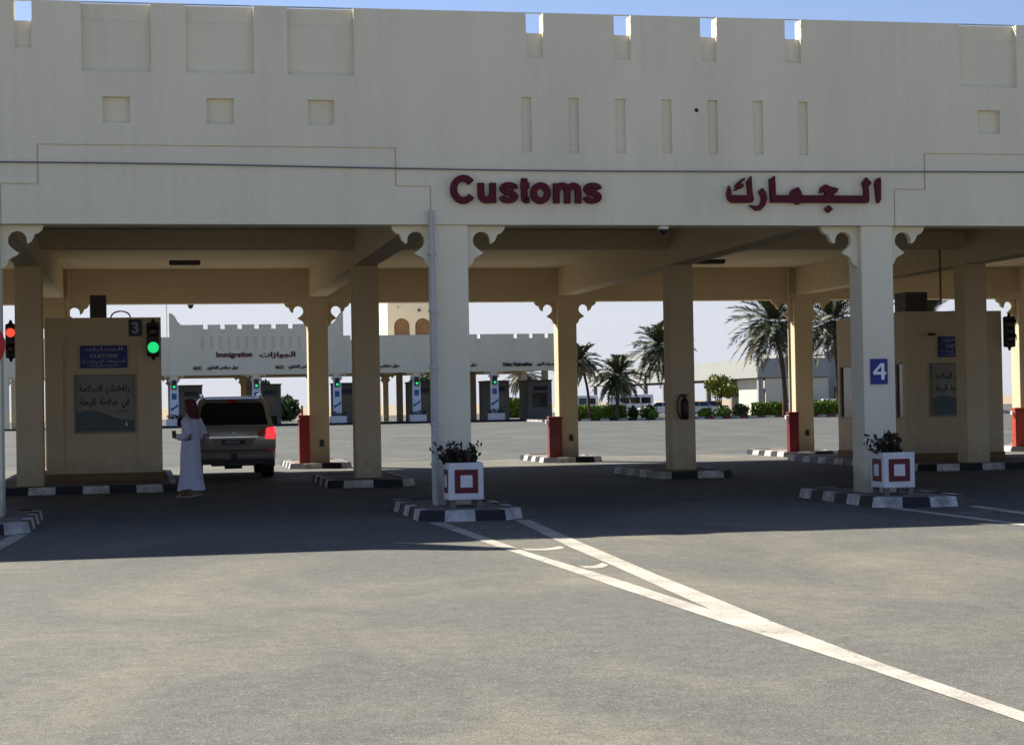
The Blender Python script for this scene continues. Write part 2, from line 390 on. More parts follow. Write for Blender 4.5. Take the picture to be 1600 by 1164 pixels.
def nose_marking(k):
    x = CX(k)
    g = MB()
    def at(P, y):
        for (ya, xa), (yb, xb) in zip(P[:-1], P[1:]):
            if yb <= y <= ya: return xa + (xb - xa) * (y - ya) / (yb - ya)
        return P[-1][1] if y < P[-1][0] else P[0][1]
    LL = [(-1.6, -.70), (-4.1, -.64), (-6.6, -.605), (-7.8, -.55), (-11.2, -.465), (-13.6, -.385), (-15.2, -.315), (-16, -.27), (-18.5, -.215), (-26, -.26)]
    LR = [(-1.6, -.49), (-4.7, -.455), (-7.6, -.42), (-10.5, -.275), (-13.3, -.205)]
    RL = [(-1.6, .54), (-5.1, .29), (-6.8, .165), (-9.3, .04), (-11.2, -.08), (-13.3, -.204)]
    RR = [(-1.6, .75), (-5.7, .48), (-8.2, .325), (-10.2, .20), (-12, .11), (-14.4, -.02), (-16.4, -.085), (-18.2, -.075), (-26, -.10)]
    def band(A, B, y0, y1, n, m=0, z=.004):
        for i in range(n):
            a, b = y0 + (y1 - y0) * i / n, y0 + (y1 - y0) * (i + 1) / n
            g.quad((x + at(A, b), b, z), (x + at(B, b), b, z), (x + at(B, a), a, z), (x + at(A, a), a, z), m)
    band(LL, LR, -1.9, -13.3, 12); band(RL, RR, -1.9, -13.3, 12); band(LL, RR, -13.3, -26, 12)
    for yy, t, u0, u1 in ((-3.2, .10, .12, .9), (-5.2, .12, .10, .92), (-6.9, .13, .06, .88), (-9.2, .14, .14, .92)):
        l_, r_ = at(LR, yy), at(RL, yy); n = 8
        f = lambda u: (x + l_ + (r_ - l_) * u, yy - .30 * sin(pi * u) * (1 - .3 * u) + .2 * u)
        for i in range(n):
            p, q = f(u0 + (u1 - u0) * i / n), f(u0 + (u1 - u0) * (i + 1) / n)
            g.quad((p[0], p[1] - t, .004), (q[0], q[1] - t, .004), (q[0], q[1] + t, .004), (p[0], p[1] + t, .004), 1 if yy > -6 else 0)
    return structure(g.build('lane_marking', ['line', 'line_worn'], at=(x, -2, 0)))
for k in (0, 1, 2): nose_marking(k)

# ------------------------------------------------------------------ kerbed islands
def island(poly, label, group, first_white=True, h=.15, block=.55, mats=('white_kerb', 'black_kerb'), name='traffic_island', cat='traffic island'):
    """poly counter-clockwise; sloping kerb of painted blocks round a cement top"""
    n = len(poly)
    cx = sum(p[0] for p in poly) / n; cy = sum(p[1] for p in poly) / n
    root = thing(name, (cx, cy, 0), label, cat, group)
    P = [Vector(p) for p in poly]
    # inset polygon
    def inset(d):
        out = []
        for i in range(n):
            a, b, c = P[i - 1], P[i], P[(i + 1) % n]
            e0 = (b - a).normalized(); e1 = (c - b).normalized(); n0 = Vector((-e0.y, e0.x)); n1 = Vector((-e1.y, e1.x))
            bi = (n0 + n1); bi = bi / max(bi.length_squared, .2) * 2 * 1
            out.append(b + bi * d)
        return out
    top = inset(.035); inn = inset(.16)
    k = MB(); w = 0 if first_white else 1
    for i in range(n):
        j = (i + 1) % n; ln = (P[j] - P[i]).length; nb = max(1, round(ln / block))
        for b in range(nb):
            t0, t1 = b / nb, (b + 1) / nb
            if nb > 1 or ln > .3:
                t0 += .006 / ln * (b > 0); 
            lo0, lo1 = P[i].lerp(P[j], t0), P[i].lerp(P[j], t1); u0, u1 = top[i].lerp(top[j], t0), top[i].lerp(top[j], t1); v0, v1 = inn[i].lerp(inn[j], t0), inn[i].lerp(inn[j], t1)
            dz = random.uniform(-.004, .004)
            k.quad((*lo0, 0), (*lo1, 0), (*u1, h + dz), (*u0, h + dz), w); k.quad((*u0, h + dz), (*u1, h + dz), (*v1, h + dz), (*v0, h + dz), w)
            k.quad((*u0, 0), (*v0, 0), (*v0, h + dz), (*u0, h + dz), w); k.quad((*v1, 0), (*u1, 0), (*u1, h + dz), (*v1, h + dz), w)
            w = 1 - w
    k.build('kerb', list(mats), root)
    t = MB(); t.add([(*p, h - .012) for p in inn], [tuple(range(n))]); t.build('paving', 'paving', root)
    return root

def octa(x0, x1, y0, y1, c, cb=None):
    cb = cb or c
    return [(x0 + c, y0), (x1 - c, y0), (x1, y0 + c * 1.2), (x1, y1 - cb), (x1 - cb, y1), (x0 + cb, y1), (x0, y1 - cb), (x0, y0 + c * 1.2)]
isl_lab = {-1: None}
names = {0: 'at the left edge of the view', 1: 'under the column with the grey drain pipe', 2: 'under the column with the number 4 plate', 3: 'under the far right front column'}
for k in range(0, 3):
    x = CX(k); island(octa(x - .78, x + .74, -1.85, 1.95, .32), 'front kerbed island ' + names[k], 'kerbed islands under the canopy', first_white=(k != 2))
names_m = {0: 'under the booth numbered 3', 1: 'under the plain dark column beside the rear of the car', 2: 'under the fire extinguisher column', 3: 'under the right hand booth'}
mid = {0: (-3.1, .62, 9.7, 18.6), 1: (3.55, 5.35, 9.3, 13.4), 2: (10.4, 12.15, 9.5, 13.4), 3: (16.5, 20.3, 9.9, 18.8)}
for k in range(4):
    a = mid[k]; island(octa(*a, .3), 'shaded kerbed island ' + names_m[k], 'kerbed islands under the canopy', first_white=(k % 2 == 1))
names_b = {0: 'behind the booth numbered 3', 1: 'nearest the car', 2: 'between the car and the right booth', 3: 'left of the right booth', 4: 'at the right edge of the view'}
for k in range(5):
    x = CX(k); island(octa(x - .85, x + .80, 20.75, 24.6, .3), 'sunlit kerbed island of the back column row ' + names_b[k], 'kerbed islands under the canopy', first_white=True, h=.14)

# ------------------------------------------------------------------ relief wall
def relief(mb, X0, X1, Z0, Z1, y, thick, rects, m=0):
    """wall face at y looking to -y; rects (x0,x1,z0,z1,depth) recessed, depth None = hole through"""
    xs = sorted({round(v, 4) for r in rects for v in r[:2] if X0 <= v <= X1} | {X0, X1})
    zs = sorted({round(v, 4) for r in rects for v in r[2:4] if Z0 <= v <= Z1} | {Z0, Z1})
    nx, nz = len(xs) - 1, len(zs) - 1
    D = [[0.] * nz for _ in range(nx)]
    for i in range(nx):
        cx = (xs[i] + xs[i + 1]) / 2
        for r in rects:
            if r[0] < cx < r[1]:
                for j in range(nz):
                    if r[2] < (zs[j] + zs[j + 1]) / 2 < r[3]: D[i][j] = thick if r[4] is None else r[4]
    d = lambda i, j: D[i][j] if 0 <= i < nx and 0 <= j < nz else thick
    # merge runs in z to keep the face count low
    for i in range(nx):
        j = 0
        while j < nz:
            e = j
            while e + 1 < nz and abs(D[i][e + 1] - D[i][j]) < 1e-6 : e += 1
            dd = D[i][j]; a, b, c, f = xs[i], xs[i + 1], zs[j], zs[e + 1]
            if dd < thick - 1e-6:
                mb.quad((a, y + dd, c), (b, y + dd, c), (b, y + dd, f), (a, y + dd, f), m)
                mb.quad((b, y + thick, c), (a, y + thick, c), (a, y + thick, f), (b, y + thick, f), m)
            j = e + 1
    for i in range(nx + 1):
        for j in range(nz):
            a, b = d(i - 1, j), d(i, j)
            if abs(a - b) > 1e-6:
                x = xs[i]; q = [(x, y + a, zs[j]), (x, y + b, zs[j]), (x, y + b, zs[j + 1]), (x, y + a, zs[j + 1])]
                mb.quad(*q, m)
    for j in range(nz + 1):
        for i in range(nx):
            a, b = d(i, j - 1), d(i, j)
            if abs(a - b) > 1e-6:
                z = zs[j]; mb.quad((xs[i], y + a, z), (xs[i + 1], y + a, z), (xs[i + 1], y + b, z), (xs[i], y + b, z), m)

def facade_rects(k0, k1, cx=CX, groove=True):
    R = []; gw = .024; gd = .03
    for k in range(k0, k1):
        a, b = cx(k), cx(k + 1); mid_ = (a + b) / 2
        if k % 2 == 0:       # bay with three square panels and a stepped groove
            for px in (mid_ - 1.47, mid_ + .02, mid_ + 1.50):
                R += [(px - .495, px + .495, 6.56, 7.30, .09), (px - .495, px + .495, 7.30, TOP + .1, .135)]
                q = px - .01; R.append((q - .195, q + .195, 5.81, 6.19, .09))
            if groove:
                l, r = a + .28, b - .29
                zz = (4.90, 5.47)
                for (x0, x1, z0, z1) in ((l, l + gw, ZB, zz[0]), (l, l + .52, zz[0], zz[0] + gw), (l + .52, l + .52 + gw, zz[0], zz[1] + gw), (l + .52, r - .52, zz[1], zz[1] + gw),
                                         (r - .52 - gw, r - .52, zz[0], zz[1] + gw), (r - .52, r, zz[0], zz[0] + gw), (r - gw, r, ZB, zz[0])):
                    R.append((x0, x1, z0, z1, gd))
        else:                # bay with notches over slots
            for i in range(4):
                nx = mid_ - 2.07 + 1.38 * i
                R += [(nx - .125, nx + .125, 6.88, 7.27, .07), (nx - .135, nx + .135, 7.27, TOP + .1, None)]
            for i in range(7):
                sx = mid_ - 2.22 + .738 * i
                R.append((sx - .08, sx + .08, 5.44, 6.28, .06))
    for k in range(k0, k1 + 1):
        if k == 0 and cx is CX:
            nx = cx(k) + .63
        else: continue
        R += [(nx - .115, nx + .115, 6.88, 7.28, .07), (nx - .125, nx + .125, 7.28, TOP + .1, None)]
    return R

# ------------------------------------------------------------------ customs canopy
K0, K1 = -2, 5
can = thing('customs_canopy', (CX(1), 0, 0), 'long cream customs canopy with a notched parapet over open drive-through lanes', 'canopy')
XL, XR = CX(K0) - .5, CX(K1) + .5
XS = -1.785      # left of here the parapet steps up, as on the far canopy
FR = facade_rects(K0, K1); b = MB(); relief(b, XL, XR, ZB, 8.58, -.04, .27, [q for q in FR if q[0] > XS - .01 or q[3] < 6.4] + [(XS, XR + .1, TOP, 8.7, None)])
if True:
    xe = XS - .003; pl = [(xe, 8.581), (xe, 9.5), (xe - .12, 9.53), (xe - .35, 9.42), (xe - .55, 9.18), (xe - .68, 8.9), (xe - .85, 8.72), (xe - 1.0, 8.581)]; b.prism_xz(pl, -.04, .23)
b.build('parapet_wall', 'wall', can)
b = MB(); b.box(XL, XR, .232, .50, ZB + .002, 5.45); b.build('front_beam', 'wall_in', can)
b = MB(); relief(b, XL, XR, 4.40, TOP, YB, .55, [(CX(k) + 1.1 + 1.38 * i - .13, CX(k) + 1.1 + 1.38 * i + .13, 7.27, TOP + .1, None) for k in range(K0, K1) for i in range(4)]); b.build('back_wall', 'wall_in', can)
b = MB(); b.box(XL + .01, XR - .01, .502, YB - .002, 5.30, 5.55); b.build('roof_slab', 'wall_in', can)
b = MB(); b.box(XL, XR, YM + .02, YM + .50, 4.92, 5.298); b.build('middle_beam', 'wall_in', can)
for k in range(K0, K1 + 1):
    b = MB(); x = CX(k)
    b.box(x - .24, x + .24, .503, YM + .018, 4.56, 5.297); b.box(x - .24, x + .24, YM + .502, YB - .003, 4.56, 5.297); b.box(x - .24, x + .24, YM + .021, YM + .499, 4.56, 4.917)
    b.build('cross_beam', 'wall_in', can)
for x in (CX(K0) - .42, CX(K1) + .42):
    b = MB(); b.box(x - .1, x + .1, .51, YB - .01, 4.40, 7.4); b.build('end_wall', 'wall_in', can)

BR = [(965, 110), (1415, 110), (1402, 150), (1375, 182), (1345, 200), (1322, 203), (1316, 225), (1292, 275), (1255, 305), (1240, 300)]
BR += [(1140 + 100 * cos(t), 272 - 100 * sin(t)) for t in [radians(a) for a in range(5, 245, 15)]]
BR += [(1105, 372), (1130, 395), (1158, 403), (1135, 430), (1095, 450), (1062, 468), (1045, 490), (1036, 525), (1005, 562), (965, 582)]
def bracket_poly(x, z, s, sc=.00135):
    return [(x + s * (px - 965) * sc, z - (pz - 110) * sc) for px, pz in BR]
def column(k, y, z1, brackets, zb):
    x = CX(k); b = MB(); b.box(x - W / 2, x + W / 2, y, y + W, .10, z1)
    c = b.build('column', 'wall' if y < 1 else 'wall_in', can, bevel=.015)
    if brackets:
        for s in (-1, 1):
            b = MB(); b.prism_xz(bracket_poly(x + s * (W / 2 + .001), zb - .003, s), y + .15, y + .27); b.build('bracket', 'wall' if y < 1 else 'wall_in', c)
    return c
for k in range(K0, K1 + 1):
    column(k, 0, ZB - .001, True, ZB)
    column(k, YM, 4.558, False, 0)
    column(k, YB + .004, 4.399, True, 4.40)
b = MB(); b.tube([(8.42, -.045, 6.12), (8.42, .02, 6.12)], .032, 12); b.build('drain_hole', 'dark', can)

b = MB(); b.tube([(XS, .06, TOP + .012), (XR, .06, TOP + .012)], .011, 6); b.build('lightning_strip', 'grey_pipe', can)
# drain pipe on the second column, conduits by the back columns
p = MB(); px = 4.235
p.tube([(px, -.10, 4.55), (px, -.10, .14)], .042, 12)
pipe = p.build('drain_pipe', 'grey_pipe', can, smooth=True)
for z in (3.9, 3.05, 2.2, 1.35, .75):
    q = MB(); q.box(px - .06, px + .06, -.148, -.002, z - .02, z + .02); q.build('pipe_clamp', 'grey_pipe', pipe)
for x in (-1.93, 17.74):
    q = MB(); q.tube([(x, YB - .06, 5.29), (x, YB - .06, .9)], .04, 10); q.build('conduit', 'wall_in', can, smooth=True)
q = MB(); q.tube([(17.75, 11.6, 5.29), (17.75, 11.6, 3.7)], .025, 8); q.build('conduit', 'arch_in', can, smooth=True)

# cable sagging along the facade
c = MB(); c.tube(catmull([(-18, -.08, 5.22), (-8, -.08, 5.225), (-2, -.08, 5.22), (.7, -.08, 5.21), (3.2, -.08, 5.18), (6, -.08, 5.158), (8.5, -.08, 5.165), (14, -.08, 5.20), (20, -.08, 5.2), (32, -.08, 5.2)], 5), .012, 6)
tag(c.build('cable', 'cable'), 'thin dark cable strung sagging across the whole canopy front', 'cable')

# ------------------------------------------------------------------ lettering on the facade
ZX = lambda zx: 4.545 + (zx - 447) / 711 * 2.315
ZZ = lambda zy: 4.665 + (360 - zy) / 130 * .405
def arcp(cx, cy, rx, ry, a0, a1, n=22): return [(cx + rx * cos(radians(a0 + (a1 - a0) * i / n)), cy - ry * sin(radians(a0 + (a1 - a0) * i / n))) for i in range(n + 1)]
sm = lambda pts: [tuple(p) for p in catmull([(x, y) for x, y in pts], 6)]
S_ = [(748, 293), (742, 280), (720, 274), (697, 277), (688, 291), (700, 304), (728, 313), (746, 326), (740, 342), (716, 348), (693, 343), (684, 327)]
LET = [('C', [arcp(503, 296, 46, 54, 36, 324)], 31), ('u', [sm([(586, 264), (586, 318), (592, 338), (612, 347), (630, 338), (639, 318)]), [(641, 264), (641, 361)]], 30),
       ('s', [sm(S_)], 26.5), ('t', [sm([(791, 241), (791, 332), (797, 345), (814, 347)]), [(774, 275), (814, 275)]], 28), ('o', [arcp(868, 312, 33, 37, 0, 345, 23)], 30),
       ('m', [[(943, 264), (943, 361)], sm([(945, 306), (951, 284), (968, 275), (986, 280), (995, 300), (995, 361)]), sm([(997, 306), (1004, 284), (1020, 275), (1038, 280), (1047, 300), (1047, 361)])], 28.5),
       ('s', [sm([(x + 400, y) for x, y in S_])], 26.5)]
sg = thing('facade_lettering', (ZX(800), -.04, 4.66), 'raised maroon English word Customs on the canopy beam', 'sign')
for ch, strokes, w in LET:
    b = MB()
    for i, st in enumerate(strokes):
        pts = [(ZX(x), ZZ(y)) for x, y in st]
        b.stroke_xz(pts, w / 711 * 2.315, -.13 - .002 * i, -.045, closed=(ch == 'o'))
    b.build('letter', 'maroon', sg)
AR = {'alef': [[(1468, 92), (1500, 74), (1506, 110), (1502, 290), (1480, 326), (1466, 290), (1454, 135)]],
      'lam_jeem_meem_alef': [[(480, 252), (1350, 252), (1350, 190), (1333, 128), (1370, 74), (1416, 128), (1388, 168), (1393, 300), (1382, 322), (482, 322)],
                             [(930, 222), (948, 172), (984, 146), (1040, 170), (1104, 184), (1088, 222), (1066, 238), (1046, 262), (960, 262), (985, 236), (985, 222), (962, 212), (940, 228)],
                             [(650, 262), (668, 208), (698, 186), (730, 172), (754, 214), (768, 262), (757, 318), (730, 342), (698, 328), (678, 316), (650, 322)],
                             [(468, 100), (516, 66), (520, 240), (520, 320), (478, 322), (472, 200)]],
      'dot': [[(1013, 346), (1050, 383), (1013, 418), (976, 383)]],
      'ra': [[(370, 215), (402, 183), (432, 230), (442, 290), (422, 350), (380, 396), (340, 400), (278, 350), (312, 350), (350, 362), (384, 330), (394, 290), (382, 245)]],
      'kaf': [[(262, 120), (300, 68), (308, 230), (320, 300), (300, 324), (120, 326), (88, 302), (74, 240), (95, 162), (112, 210), (116, 252), (272, 256)],
              [(150, 168), (178, 130), (240, 86), (236, 110), (198, 142), (228, 150), (222, 182), (150, 213), (148, 200), (182, 178), (158, 180)]]}
AX = lambda zx: 8.86 + (zx - 72) / (1505 - 72) * (11.40 - 8.86)
AZ = lambda zy: 5.10 - (zy - 70) / 6.154 / 99.5
sg = thing('facade_lettering', (10.1, -.04, 4.6), 'raised maroon Arabic word on the canopy beam', 'sign')
for nm, polys in AR.items():
    b = MB()
    for i, pl in enumerate(polys): b.prism_xz([(AX(x), AZ(y)) for x, y in pl], -.13 - .002 * i, -.045)
    b.build('dot' if nm == 'dot' else 'letter', 'maroon', sg)

# number 4 plate
s = thing('number_plate_sign', (11.345, -.02, 1.84), 'blue plate with a white number 4 on the front column', 'sign')
b = MB(); b.box(11.205, 11.49, -.022, -.002, 1.84, 2.24); b.build('plate', 'blue_sign', s)
b = MB(); b.prism_xz([(11.38, 1.91), (11.432, 1.91), (11.432, 1.99), (11.462, 1.99), (11.462, 2.035), (11.432, 2.035), (11.432, 2.17), (11.37, 2.17), (11.245, 2.035), (11.245, 1.99), (11.38, 1.99)], -.027, -.022)
b.prism_xz([(11.30, 2.036), (11.38, 2.036), (11.38, 2.118)], -.0285, -.027, 1); b.build('numeral', ['sign_white', 'blue_sign'], s)

# round sign on the left column
s = thing('round_road_sign', (-2.31, -.03, 2.25), 'round white sign with a red ring at the far left', 'sign')
b = MB(); b.disc_y(-2.31, 2.60, .335, -.040, -.012, 36); b.build('sign_face', 'sign_white', s)
b = MB(); b.ring_y(-2.31, 2.60, .265, .35, -.05, -.008, 36); b.build('ring', 'ring_red', s)

# dome cameras
def dome(x, y, z, label):
    s = thing('dome_camera', (x, y, z), label, 'camera', 'dome cameras')
    b = MB(); b.tube([(x, y, z), (x, y, z - .05)], .085, 16); b.build('base', 'white_paint', s, smooth=True)
    b = MB(); b.tube([(x, y, z - .05), (x, y, z - .09), (x, y, z - .12), (x, y, z - .135)], [.07, .064, .04, .008], 16); b.build('dome', 'glass', s, smooth=True)
dome(7.9, .12, ZB - .001, 'small dome camera under the front beam beside the lettered bay')
dome(1.2, 21.8, 4.399, 'small dome camera under the back beam above the car')

# ceiling lights
for x, lab in ((1.0, 'dark ceiling light box over the lane with the car'), (14.6, 'dark ceiling light box over the lane right of the extinguisher column')):
    s = thing('ceiling_light', (x, 18.85, 5.12), lab, 'light', 'ceiling lights')
    b = MB(); b.box(x - .38, x + .38, 18.7, 19.0, 5.20, 5.299); b.build('housing', 'lightbody', s, bevel=.01)
    b = MB(); b.box(x - .34, x + .34, 18.74, 18.96, 5.185, 5.199); b.build('diffuser', 'frame', s)

# fire extinguisher
s = thing('fire_extinguisher', (11.3, 10.6, 1.2), 'dark fire extinguisher with a looped hose on a shaded column', 'fire extinguisher')
b = MB(); b.tube([(11.36, 10.63, 1.22), (11.36, 10.63, 1.25), (11.36, 10.63, 1.6), (11.36, 10.63, 1.66), (11.36, 10.63, 1.69)], [.06, .082, .082, .05, .025], 16); b.build('cylinder', 'extinguisher', s, smooth=True)
b = MB(); b.box(11.33, 11.39, 10.59, 10.67, 1.69, 1.74); b.box(11.27, 11.45, 10.61, 10.65, 1.745, 1.765); b.build('valve', 'dark', s)
b = MB(); b.tube(catmull([(11.34, 10.60, 1.72), (11.26, 10.58, 1.74), (11.19, 10.58, 1.62), (11.18, 10.59, 1.42), (11.24, 10.60, 1.28), (11.30, 10.60, 1.24)], 6), .016, 8); b.build('hose', 'dark', s, smooth=True)
b = MB(); b.box(11.34, 11.38, 10.695, 10.729, 1.4, 1.55); b.build('mount', 'dark', s)

# switch boxes and red barrier cabinets along the back row
cabn = {1: 'bright sunlit red barrier cabinet beside the car', 2: 'faded red barrier cabinet left of the middle back column', 3: 'dark red barrier cabinet left of the right booth', 4: 'orange-red barrier cabinet at the right edge of the view'}
for k in range(1, 5):
    x = CX(k); xa = x - .56 - (.05 if k == 2 else 0); w = .28 if k != 2 else .36; h = 1.28 if k == 1 else 1.12
    rc = {1: 'red_cab', 2: 'cab_faded', 3: 'cab_dark', 4: 'cab_orange'}[k]
    s = thing('barrier_cabinet', (xa + w / 2, 21.8, .13), cabn[k], 'barrier cabinet', 'barrier cabinets by the back columns')
    b = MB(); b.box(xa, xa + w, 21.35, 21.59, .128, .12 + h - .06); b.build('cabinet', rc, s, bevel=.012)
    b = MB(); b.box(xa - .015, xa + w + .015, 21.335, 21.605, .062 + h, .125 + h); b.build('lid', rc, s, bevel=.02)
    b = MB(); b.box(xa + .04, xa + w - .04, 21.338, 21.348, .3, h - .12); b.build('door', rc, s)
    b = MB(); b.tube([(xa - .001, 21.47, h - .02), (xa - .07, 21.47, h - .02)], .06, 14); b.build('arm_hub', 'white_paint', s)
    if k == 1:
        b = MB(); b.tube([(xa + .09, 21.47, .125 + h), (xa + .09, 21.47, 1.66)], .028, 8); b.build('post', 'red_cab', s)
    s = thing('switch_box', (x + .06, 21.58, .55), 'small dark socket box low on the ' + {1: 'back column beside the car', 2: 'middle back column', 3: 'back column left of the right booth', 4: 'back column at the right edge'}[k], 'switch box', 'socket boxes on the back columns')
    b = MB(); b.box(x + .0, x + .11, 21.56, 21.603, .56, .74); b.build('case', 'ac', s, bevel=.012)
    b = MB(); b.box(x + .025, x + .085, 21.554, 21.559, .60, .70); b.build('cover', 'dark', s)

# ------------------------------------------------------------------ planters
def planter(xc, y0, lab, seed):
    rnd = random.Random(seed); w = .255
    s = thing('flower_planter', (xc, y0 + w, .15), lab, 'planter', 'planters in front of the columns')
    z0, z1 = .25, .79
    b = MB(); t = .05
    b.box(xc - w, xc + w, y0, y0 + t, z0, z1); b.box(xc - w, xc + w, y0 + 2 * w - t, y0 + 2 * w, z0, z1); b.box(xc - w, xc - w + t, y0 + t, y0 + 2 * w - t, z0, z1); b.box(xc + w - t, xc + w, y0 + t, y0 + 2 * w - t, z0, z1)
    b.box(xc - w + t, xc + w - t, y0 + t, y0 + 2 * w - t, z0, z0 + .05); b.build('box', 'white_paint', s, bevel=.014)
    for dx in (-1, 1):
        for dy in (0, 1):
            f = MB(); fx = xc + dx * (w - .06); fy = y0 + .06 + dy * (2 * w - .12); f.box(fx - .04, fx + .04, fy - .04, fy + .04, .138, z0 - .001); f.build('foot', 'paving', s)
    zc = (z0 + z1) / 2
    for face in range(4):
        f = MB()
        def put(r, d, m):
            if face == 0: f.box(xc - r, xc + r, y0 - d, y0 - .0005, zc - r, zc + r, m)
            if face == 1: f.box(xc - w - d, xc - w - .0005, y0 + w - r, y0 + w + r, zc - r, zc + r, m)
            if face == 2: f.box(xc + w + .0005, xc + w + d, y0 + w - r, y0 + w + r, zc - r, zc + r, m)
            if face == 3: f.box(xc - r, xc + r, y0 + 2 * w + .0005, y0 + 2 * w + d, zc - r, zc + r, m)
        put(.172, .006, 0); put(.088, .012, 1); f.build('square_panel', ['planter_red', 'white_paint'], s)
    b = MB(); b.quad((xc - w + t, y0 + t, z1 - .06), (xc + w - t, y0 + t, z1 - .06), (xc + w - t, y0 + 2 * w - t, z1 - .06), (xc - w + t, y0 + 2 * w - t, z1 - .06)); b.build('soil', 'soil', s)
    pl = thing('planter_shrub', (xc, y0 + w, z1 - .06), lab.replace('white planter', 'sparse leafy shrub growing in the white planter').replace(' with maroon squares', ''), 'plant', 'shrubs in the planters')
    st = MB(); lf = MB()
    for i in range(44):
        a = rnd.uniform(0, 6.28); r = rnd.uniform(.0, .2); x, y = xc + r * cos(a) * 1.0, y0 + w + r * sin(a)
        h = rnd.uniform(.10, .36); lean = rnd.uniform(-.16, .10) - .06; ly = rnd.uniform(-.1, .1)
        tip = Vector((x + lean * 1.3 + (x - xc) * .45, y + ly, z1 - .06 + h)); base = Vector((x, y, z1 - .07))
        st.tube([base, base.lerp(tip, .5) + Vector((0, 0, .03)), tip], [.006, .005, .003], 4)
        for j in range(13):
            p = base.lerp(tip, rnd.uniform(.25, 1.05)) + Vector((rnd.gauss(0, .022), rnd.gauss(0, .022), rnd.gauss(0, .014)))
            random.seed(rnd.random()); lf.leaf(p, rnd.uniform(.025, .062), 1 if (rnd.random() < .4 and x < xc + .05) else 0)
    st.build('stems', 'bark', pl); lf.build('leaves', ['plant_leaf', 'plant_red'], pl)
planter(4.55, -.95, 'white planter with maroon squares before the column with the drain pipe', 3)
planter(11.25, -.95, 'white planter with maroon squares before the column numbered 4', 5)

# ------------------------------------------------------------------ booths
def booth(x0, x1, y0, y1, lab, sidewin):
    H = 3.60; s = thing('customs_booth', ((x0 + x1) / 2, (y0 + y1) / 2, .14), lab, 'booth', 'customs booths')
    f = MB(); pz = [(x0 + .35, x1 - .50, .45, 3.10, .05), (x0 + .58, x1 - .57, 1.10, 2.45, .085)]
    relief(f, x0, x1, .30, H, y0, .12, pz)
    f.box(x0, x0 + .12, y0 + .121, y1 - .121, .30, 1.10); f.box(x0, x0 + .12, y0 + .121, y1 - .121, 2.42, H)
    f.box(x0, x0 + .12, y0 + .121, y0 + .14, 1.101, 2.419); f.box(x0, x0 + .12, y0 + .55, y1 - 1.0, 1.101, 2.419); f.box(x0, x0 + .12, y1 - .16, y1 - .121, 1.101, 2.419)
    f.box(x1 - .12, x1, y0 + .121, y1 - .121, .30, 1.10); f.box(x1 - .12, x1, y0 + .121, y1 - .121, 2.42, H)
    f.box(x1 - .12, x1, y0 + .121, y0 + .7, 1.101, 2.419); f.box(x1 - .12, x1, y1 - .7, y1 - .121, 1.101, 2.419)
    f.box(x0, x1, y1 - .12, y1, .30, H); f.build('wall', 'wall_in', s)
    b = MB(); b.box(x0 + .121, x1 - .121, y0 + .121, y1 - .121, H - .18, H - .06); b.build('roof', 'ac', s)
    b = MB(); b.box(x0 - .02, x1 + .02, y0 - .02, y1 + .02, .12, .299); b.build('plinth', 'arch_in', s)
    for (xa, ya, yb) in ((x0, y0 + .141, y0 + .549), (x0, y1 - .999, y1 - .161), (x1 - .12, y0 + .701, y1 - .701)):
        fr = MB(); e = .04
        fr.box(xa + .02, xa + .09, ya, yb, 1.102, 1.102 + e); fr.box(xa + .02, xa + .09, ya, yb, 2.418 - e, 2.418)
        fr.box(xa + .02, xa + .09, ya, ya + e, 1.143, 2.377); fr.box(xa + .02, xa + .09, yb - e, yb, 1.143, 2.377)
        w = fr.build('window', 'frame', s)
        pn = MB(); pn.box(xa + .05, xa + .058, ya + e, yb - e, 1.143, 2.377); pn.build('pane', 'glass_booth', w)
    return s
B3 = (-2.06, .34, 12.6, 16.8); B4 = (17.28, 19.72, 12.6, 16.8)
booth(*B3, 'shaded cream booth with green signal and number 3 left of the car', True)
booth(*B4, 'shaded cream booth with a side window behind the column numbered 4', True)

